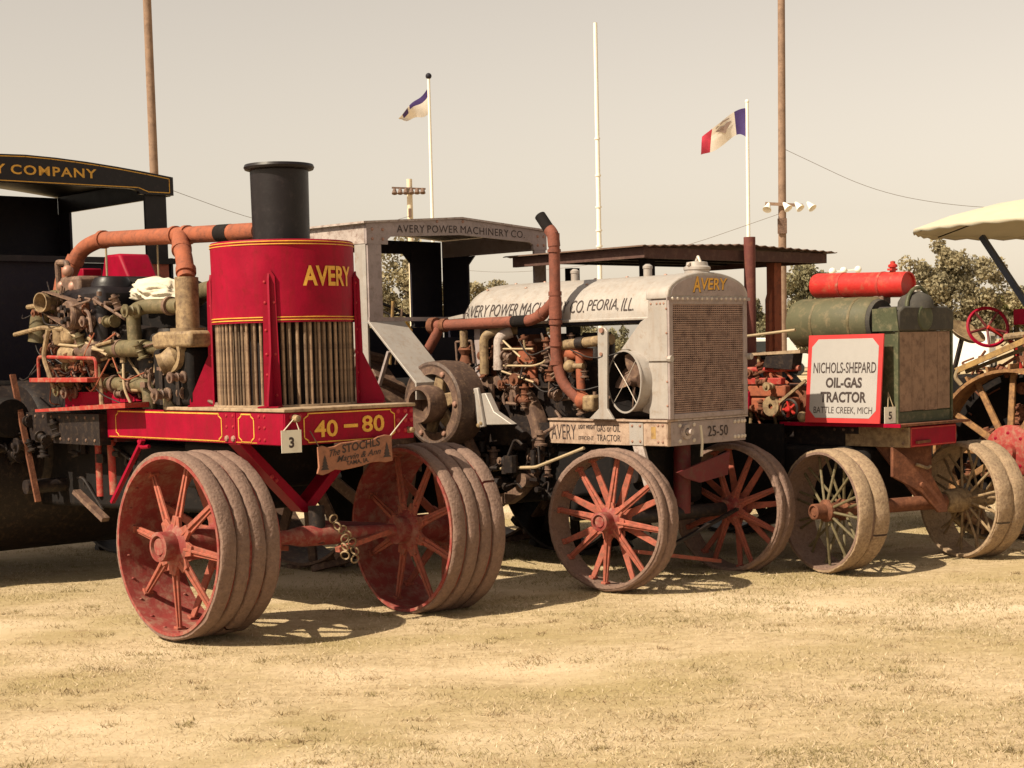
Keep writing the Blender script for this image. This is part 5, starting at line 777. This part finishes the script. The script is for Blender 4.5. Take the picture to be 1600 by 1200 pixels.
obj('platform', B().box(-1.0, 1.0, 1.8, 3.3, 1.0, 1.045), 'rust', T); rw = lug_wheel(T, .75, .45, (-.95, 2.6, .74), 18, 'grease_and_shade', 12, 'grease_and_shade', .1); dup(rw, T, loc=(.95, 2.6, .74)); obj('rear_axle', B().cyl((-.95, 2.6, .74), (.95, 2.6, .74), .06), 'grease_and_shade', T); obj('gearbox', B().box(-.35, .35, 1.2, 3.0, .45, .84), 'grease_and_shade', T, bevel=.05)
obj('belly_blocker', B().prism([(.45, .55), (1.2, .36), (3.1, .36), (3.3, .84), (.45, .84)], 'x', -.42, .42), 'soot_and_shade', T, bevel=.03)  # dark belly mass added so the ground beneath stays shaded
obj('steering_blocker', B().prism([(.33, .40), (.95, .26), (.95, .84), (.33, .84)], 'x', -.29, .29), 'soot_and_shade', T, bevel=.04)  # dark block added behind the axle to stop light passing under
for s in (-1, 1): obj('bull_gear', B().lathe([(.0002, -.05), (.58, -.05), (.58, .05), (.0002, .05)], (s*.64, 2.6, .74), (1, 0, 0), 40), 'soot_and_shade', T)  # solid dark discs added to block light between the rear wheels
obj('rear_blocker', B().cyl((-.6, 2.6, .74), (.6, 2.6, .74), .5, n=28), 'soot_and_shade', T); obj('side_blocker', B().box(-.50, -.46, .95, 2.1, .45, 1.0), 'soot_and_shade', T)  # axle mass and side slab added to darken the underbody
# front axle, steered
AX = obj('front_axle', B().lathe([(.0002, -.60), (.05, -.60), (.055, .60), (.0002, .60)], (0, 0, 0), (1, 0, 0), 16), 'rust', T, loc=(-.11, .17, .415), rot=(0, 0, R(-15)))
obj('axle_bracket', B().prism([(-.20, .43), (.15, .22), (.30, .0), (.30, -.06), (.22, -.06), (.05, .10), (-.20, .22)], 'y', -.15, -.12), 'rust', AX, bevel=.004); obj('axle_bracket', B().prism([(-.20, .425), (.30, .425), (.30, -.05), (.24, -.05)], 'y', .02, .04), 'rust', AX); obj('bracket_hook', B().tube([(.0, -.16, .30), (.08, -.19, .27), (.12, -.17, .28)], .012, 8, .02), 'buff', AX); obj('bracket_boss', B().cyl((.06, -.17, .15), (.06, -.15, .15), .02), 'rust', AX)
obj('tie_rod', B().cyl((-.55, .12, -.05), (.55, .12, -.05), .018), 'rust', AX)
bd = [(-.135, -.015, .436, 0), (.0, .13, .432, .03)]
wheel('front_wheel', AX, .435, .27, (-.60, 0, 0), R(2), 12, 'tread', 'khaki', 'tread_pale', bd, dish=.07, hubr=.055, rod=True, hubm='rust'); wheel('front_wheel', AX, .435, .27, (.66, 0, 0), PI, 12, 'tread_pale', 'buff', 'tread_pale', bd, dish=.07, hubr=.055, rod=True, hubm='buff')
obj('steering_knuckle', B().lathe([(.0002, -.1), (.07, -.1), (.09, -.03), (.09, .05), (.06, .1), (.0002, .1)], (.50, 0, 0), (1, 0, 0), 20), 'buff', AX)
# sign board leaning on the green tractor
sg = thing('sign_board', 'white sign board with red border reading Nichols-Shepard Oil-Gas Tractor', 'sign', on_T3(-.485, .41, 1.018), R(42)); sg.rotation_euler = (0, R(5), R(42))
obj('panel', B().box(-.006, .006, -.325, .325, 0, .63), 'sign_red', sg); ch = .055
wp = [(.29-ch, .035), (-.29+ch, .035), (-.29, .035+ch), (-.29, .60-ch), (-.29+ch, .60), (.29-ch, .60), (.29, .60-ch), (.29, .035+ch)]
obj('white_field', B().prism(wp, 'x', -.008, -.0062), 'sign_white', sg)
for s, w_, h_, z_, bo in (('NICHOLS-SHEPARD', .545, .078, .355, .01), ('OIL-GAS', .315, .075, .250, .035), ('TRACTOR', .40, .078, .145, .035), ('BATTLE CREEK, MICH', .51, .055, .060, 0.0)):
    lettering(s, w_, h_, lambda a, c, w_=w_, z_=z_: (-.0095, w_/2-.005-a, z_+c), 'ink', sg, bold=bo)
cd = thing('number_card', 'white number 5 card tied beside the boarded radiator', 'card', on_T3(-.40, .06, 1.075), R(42)-R(12)); obj('panel', B().box(-.052, .052, -.002, .002, -.058, .058), 'card', cd); lettering('5', .032, .055, front(-.016, -.0035, -.03), 'ink', cd, name='digit', bold=.03); obj('string', B().tube([(-.02, 0, .056), (.01, .03, .16), (.03, 0, .056)], .0035, 6), 'chain', cd)

# ------------------------------------------------------------------ tractor at the right edge
T = thing('yellow_wheeled_tractor', 'tractor with yellow spoked wheels and red hub at the right edge', 'tractor', (4.031, 13.3, 0), R(45))
def big_wheel(loc, rz):
    b = B(); b.lathe([(.635, -.13), (.66, -.13), (.66, .13), (.635, .13)], (0, 0, 0), (1, 0, 0), 64, closed=True); w = obj('drive_wheel', b, 'wheel_ochre', T, loc=loc, rot=(0, 0, rz))
    sb = B(); sb.bar((-.06, 0, .17), (-.02, 0, .637), .055, .03, up=(1, 0, 0), w2=.045); s0 = obj('spoke', sb, 'wheel_ochre', w, bevel=.006)
    for k in range(1, 12): dup(s0, w, rot=(2*PI*k/12, 0, 0))
    hb = B(); hb.lathe([(.0002, -.16), (.07, -.16), (.08, -.12), (.19, -.10), (.215, -.08), (.215, -.02), (.1, .0), (.08, .15), (.0002, .15)], (0, 0, 0), (1, 0, 0), 32); obj('hub', hb, 'hub_red', w); rivets([(-.10, .15*math.cos(R(45*k)), .15*math.sin(R(45*k))) for k in range(8)], (-1, 0, 0), .018, 'hub_bolts', 'red', w)
    lb = B(); lb.prism([(-.13, -.03), (.13, .03), (.13, .05), (-.13, -.01)], 'z', .66, .70); l0 = obj('lug', lb, 'wheel_ochre', w)
    for k in range(1, 22): dup(l0, w, rot=(2*PI*k/22, 0, 0))
    return w
big_wheel((0, 0, .69), 0); big_wheel((1.25, 0, .69), PI)
obj('axle', B().cyl((.1, 0, .69), (1.2, 0, .69), .06), 'grease_and_shade', T); obj('chassis', B().box(.30, .95, -1.6, 1.5, .45, .95), 'grease_and_shade', T, bevel=.03); obj('dark_backing', B().box(.20, .29, -.75, .95, .30, 1.30), 'soot_and_shade', T, bevel=.03); obj('hood', B().box(.32, .93, -1.4, .05, .955, 1.5), 'green', T, bevel=.04)  # dark slab beside the chassis is added as backing behind the wheel
fe = obj('fender', B().lathe([(.72, -.16), (.735, -.16), (.735, .15), (.72, .15)], (.0, 0, .69), (1, 0, 0), 40, closed=True, a0=R(40), a1=R(135)), 'yellow_paint', T)
obj('drawbar', B().bar((.05, .55, 1.335), (.12, -.25, 1.66), .03, .045), 'yellow_paint', T); obj('drawbar', B().bar((.12, .50, 1.325), (.20, -.25, 1.60), .03, .03), 'khaki', T); obj('bracket', B().tube([(.05, .53, 1.36), (.05, .56, 1.28), (.08, .52, 1.22)], .018, 8, .03), 'chain', T)
sw_ = obj('steering_wheel', B().lathe([(.165, -.012), (.180, 0), (.165, .012), (.150, 0)], (.35, .43, 1.69), (-.75, -.75, .35), 36, closed=True), 'red', T); n_ = Vector((-.75, -.75, .35)).normalized(); ua = n_.cross(Vector((0, 0, 1))).normalized(); ub = n_.cross(ua)
for k in range(5): d = ua*math.cos(k*1.2566+.3)+ub*math.sin(k*1.2566+.3); obj('steering_spoke', B().tube([Vector((.35, .43, 1.69))-n_*.02, Vector((.35, .43, 1.69))+d*.165], .011, 8), 'dark_red', sw_)
obj('steering_column', B().tube([(.35, .43, 1.69), (.55, .30, 1.55), (.62, .2, 1.1)], .018, 10), 'red_bright', T)
obj('seat', B().lathe([(.0002, 0), (.12, .005), (.17, .05), (.165, .055), (.11, .02), (.0002, .015)], (.62, .80, 1.62), (-.1, -.55, .8), 28), 'buff', T); obj('seat_post', B().bar((.62, .82, 1.61), (.62, 1.0, .95), .05, .02), 'grease_and_shade', T)
obj('tool_box', B().box(.38, .70, .02, .22, 1.70, 1.83), 'red', T, bevel=.01); obj('box_support', B().box(.5, .56, .08, .14, .95, 1.699), 'grease_and_shade', T); obj('brass_fitting', B().tube([(.40, .30, 1.60), (.38, .10, 1.62), (.40, -.1, 1.60)], .03, 10, .05), 'buff', T); obj('dash_panel', B().box(.30, .95, .06, .09, .955, 1.62), 'rust', T)
clutter(T, ((.15, .4), (-.3, .5), (.95, 1.5)), 20, 'rust', 31, smin=.02, smax=.06); fittings(T, ((.12, .19), (-.45, .55), (.45, 1.35)), 18, 'rust', 71, smin=.03, smax=.06); obj('brake_drum', B().lathe([(.0002, .14), (.25, .14), (.25, .22), (.0002, .22)], (0, 0, .69), (1, 0, 0), 28), 'rust', T)
for x in (.35, .9): obj('front_wheel', B().lathe([(.30, -.07), (.34, -.07), (.34, .07), (.30, .07)], (x+(-.25 if x < .5 else .25), -1.35, .34), (1, 0, 0), 36, closed=True), 'yellow_paint', T)
obj('front_axle', B().cyl((.0, -1.35, .34), (1.25, -1.35, .34), .04), 'grease_and_shade', T)
obj('blue_bar', B().bar((.40, .515, 2.44), (.40, .02, 1.74), .045, .045), 'blue_steel', T)
# sunshade over the right-hand tractor
PSC = 1.28
ps = thing('parasol', 'large cream tractor umbrella with scalloped edge at the right edge', 'umbrella', (4.72, 13.75, 1.0)); segs = 8; sc = B(); rings = [(0.0, 1.76), (.25, 1.745), (.55, 1.69), (.85, 1.60), (1.08, 1.50)]
na = 64
for r_, z_ in rings:
    for k in range(na):
        a = 2*PI*k/na; dip = 1-.045*abs(math.sin(a*segs/2))*(r_/1.08); sc.v.append((r_*math.cos(a)*dip, r_*math.sin(a)*dip, z_))
for k in range(na): a = 2*PI*k/na; dip = 1-.045*abs(math.sin(a*segs/2)); sc.v.append((1.085*math.cos(a)*dip, 1.085*math.sin(a)*dip, 1.465+.014*abs(math.sin(a*16))))
sc.f = [(i*na+k, i*na+(k+1) % na, (i+1)*na+(k+1) % na, (i+1)*na+k) for i in range(5) for k in range(na)]
cn = obj('canopy', sc, 'parasol', ps, smooth=40); md = cn.modifiers.new('cloth', 'SOLIDIFY'); md.thickness = .004
cn.scale = (PSC, PSC, 1); obj('pole', B().cyl((0, 0, -.1), (0, 0, 1.755), .022), 'grease_and_shade', ps)
for k in range(segs): a = 2*PI*k/segs; obj('rib', B().tube([(0, 0, 1.72), (.55*PSC*math.cos(a), .55*PSC*math.sin(a), 1.655), (1.04*PSC*math.cos(a), 1.04*PSC*math.sin(a), 1.485)], .006, 6), 'grease_and_shade', ps)
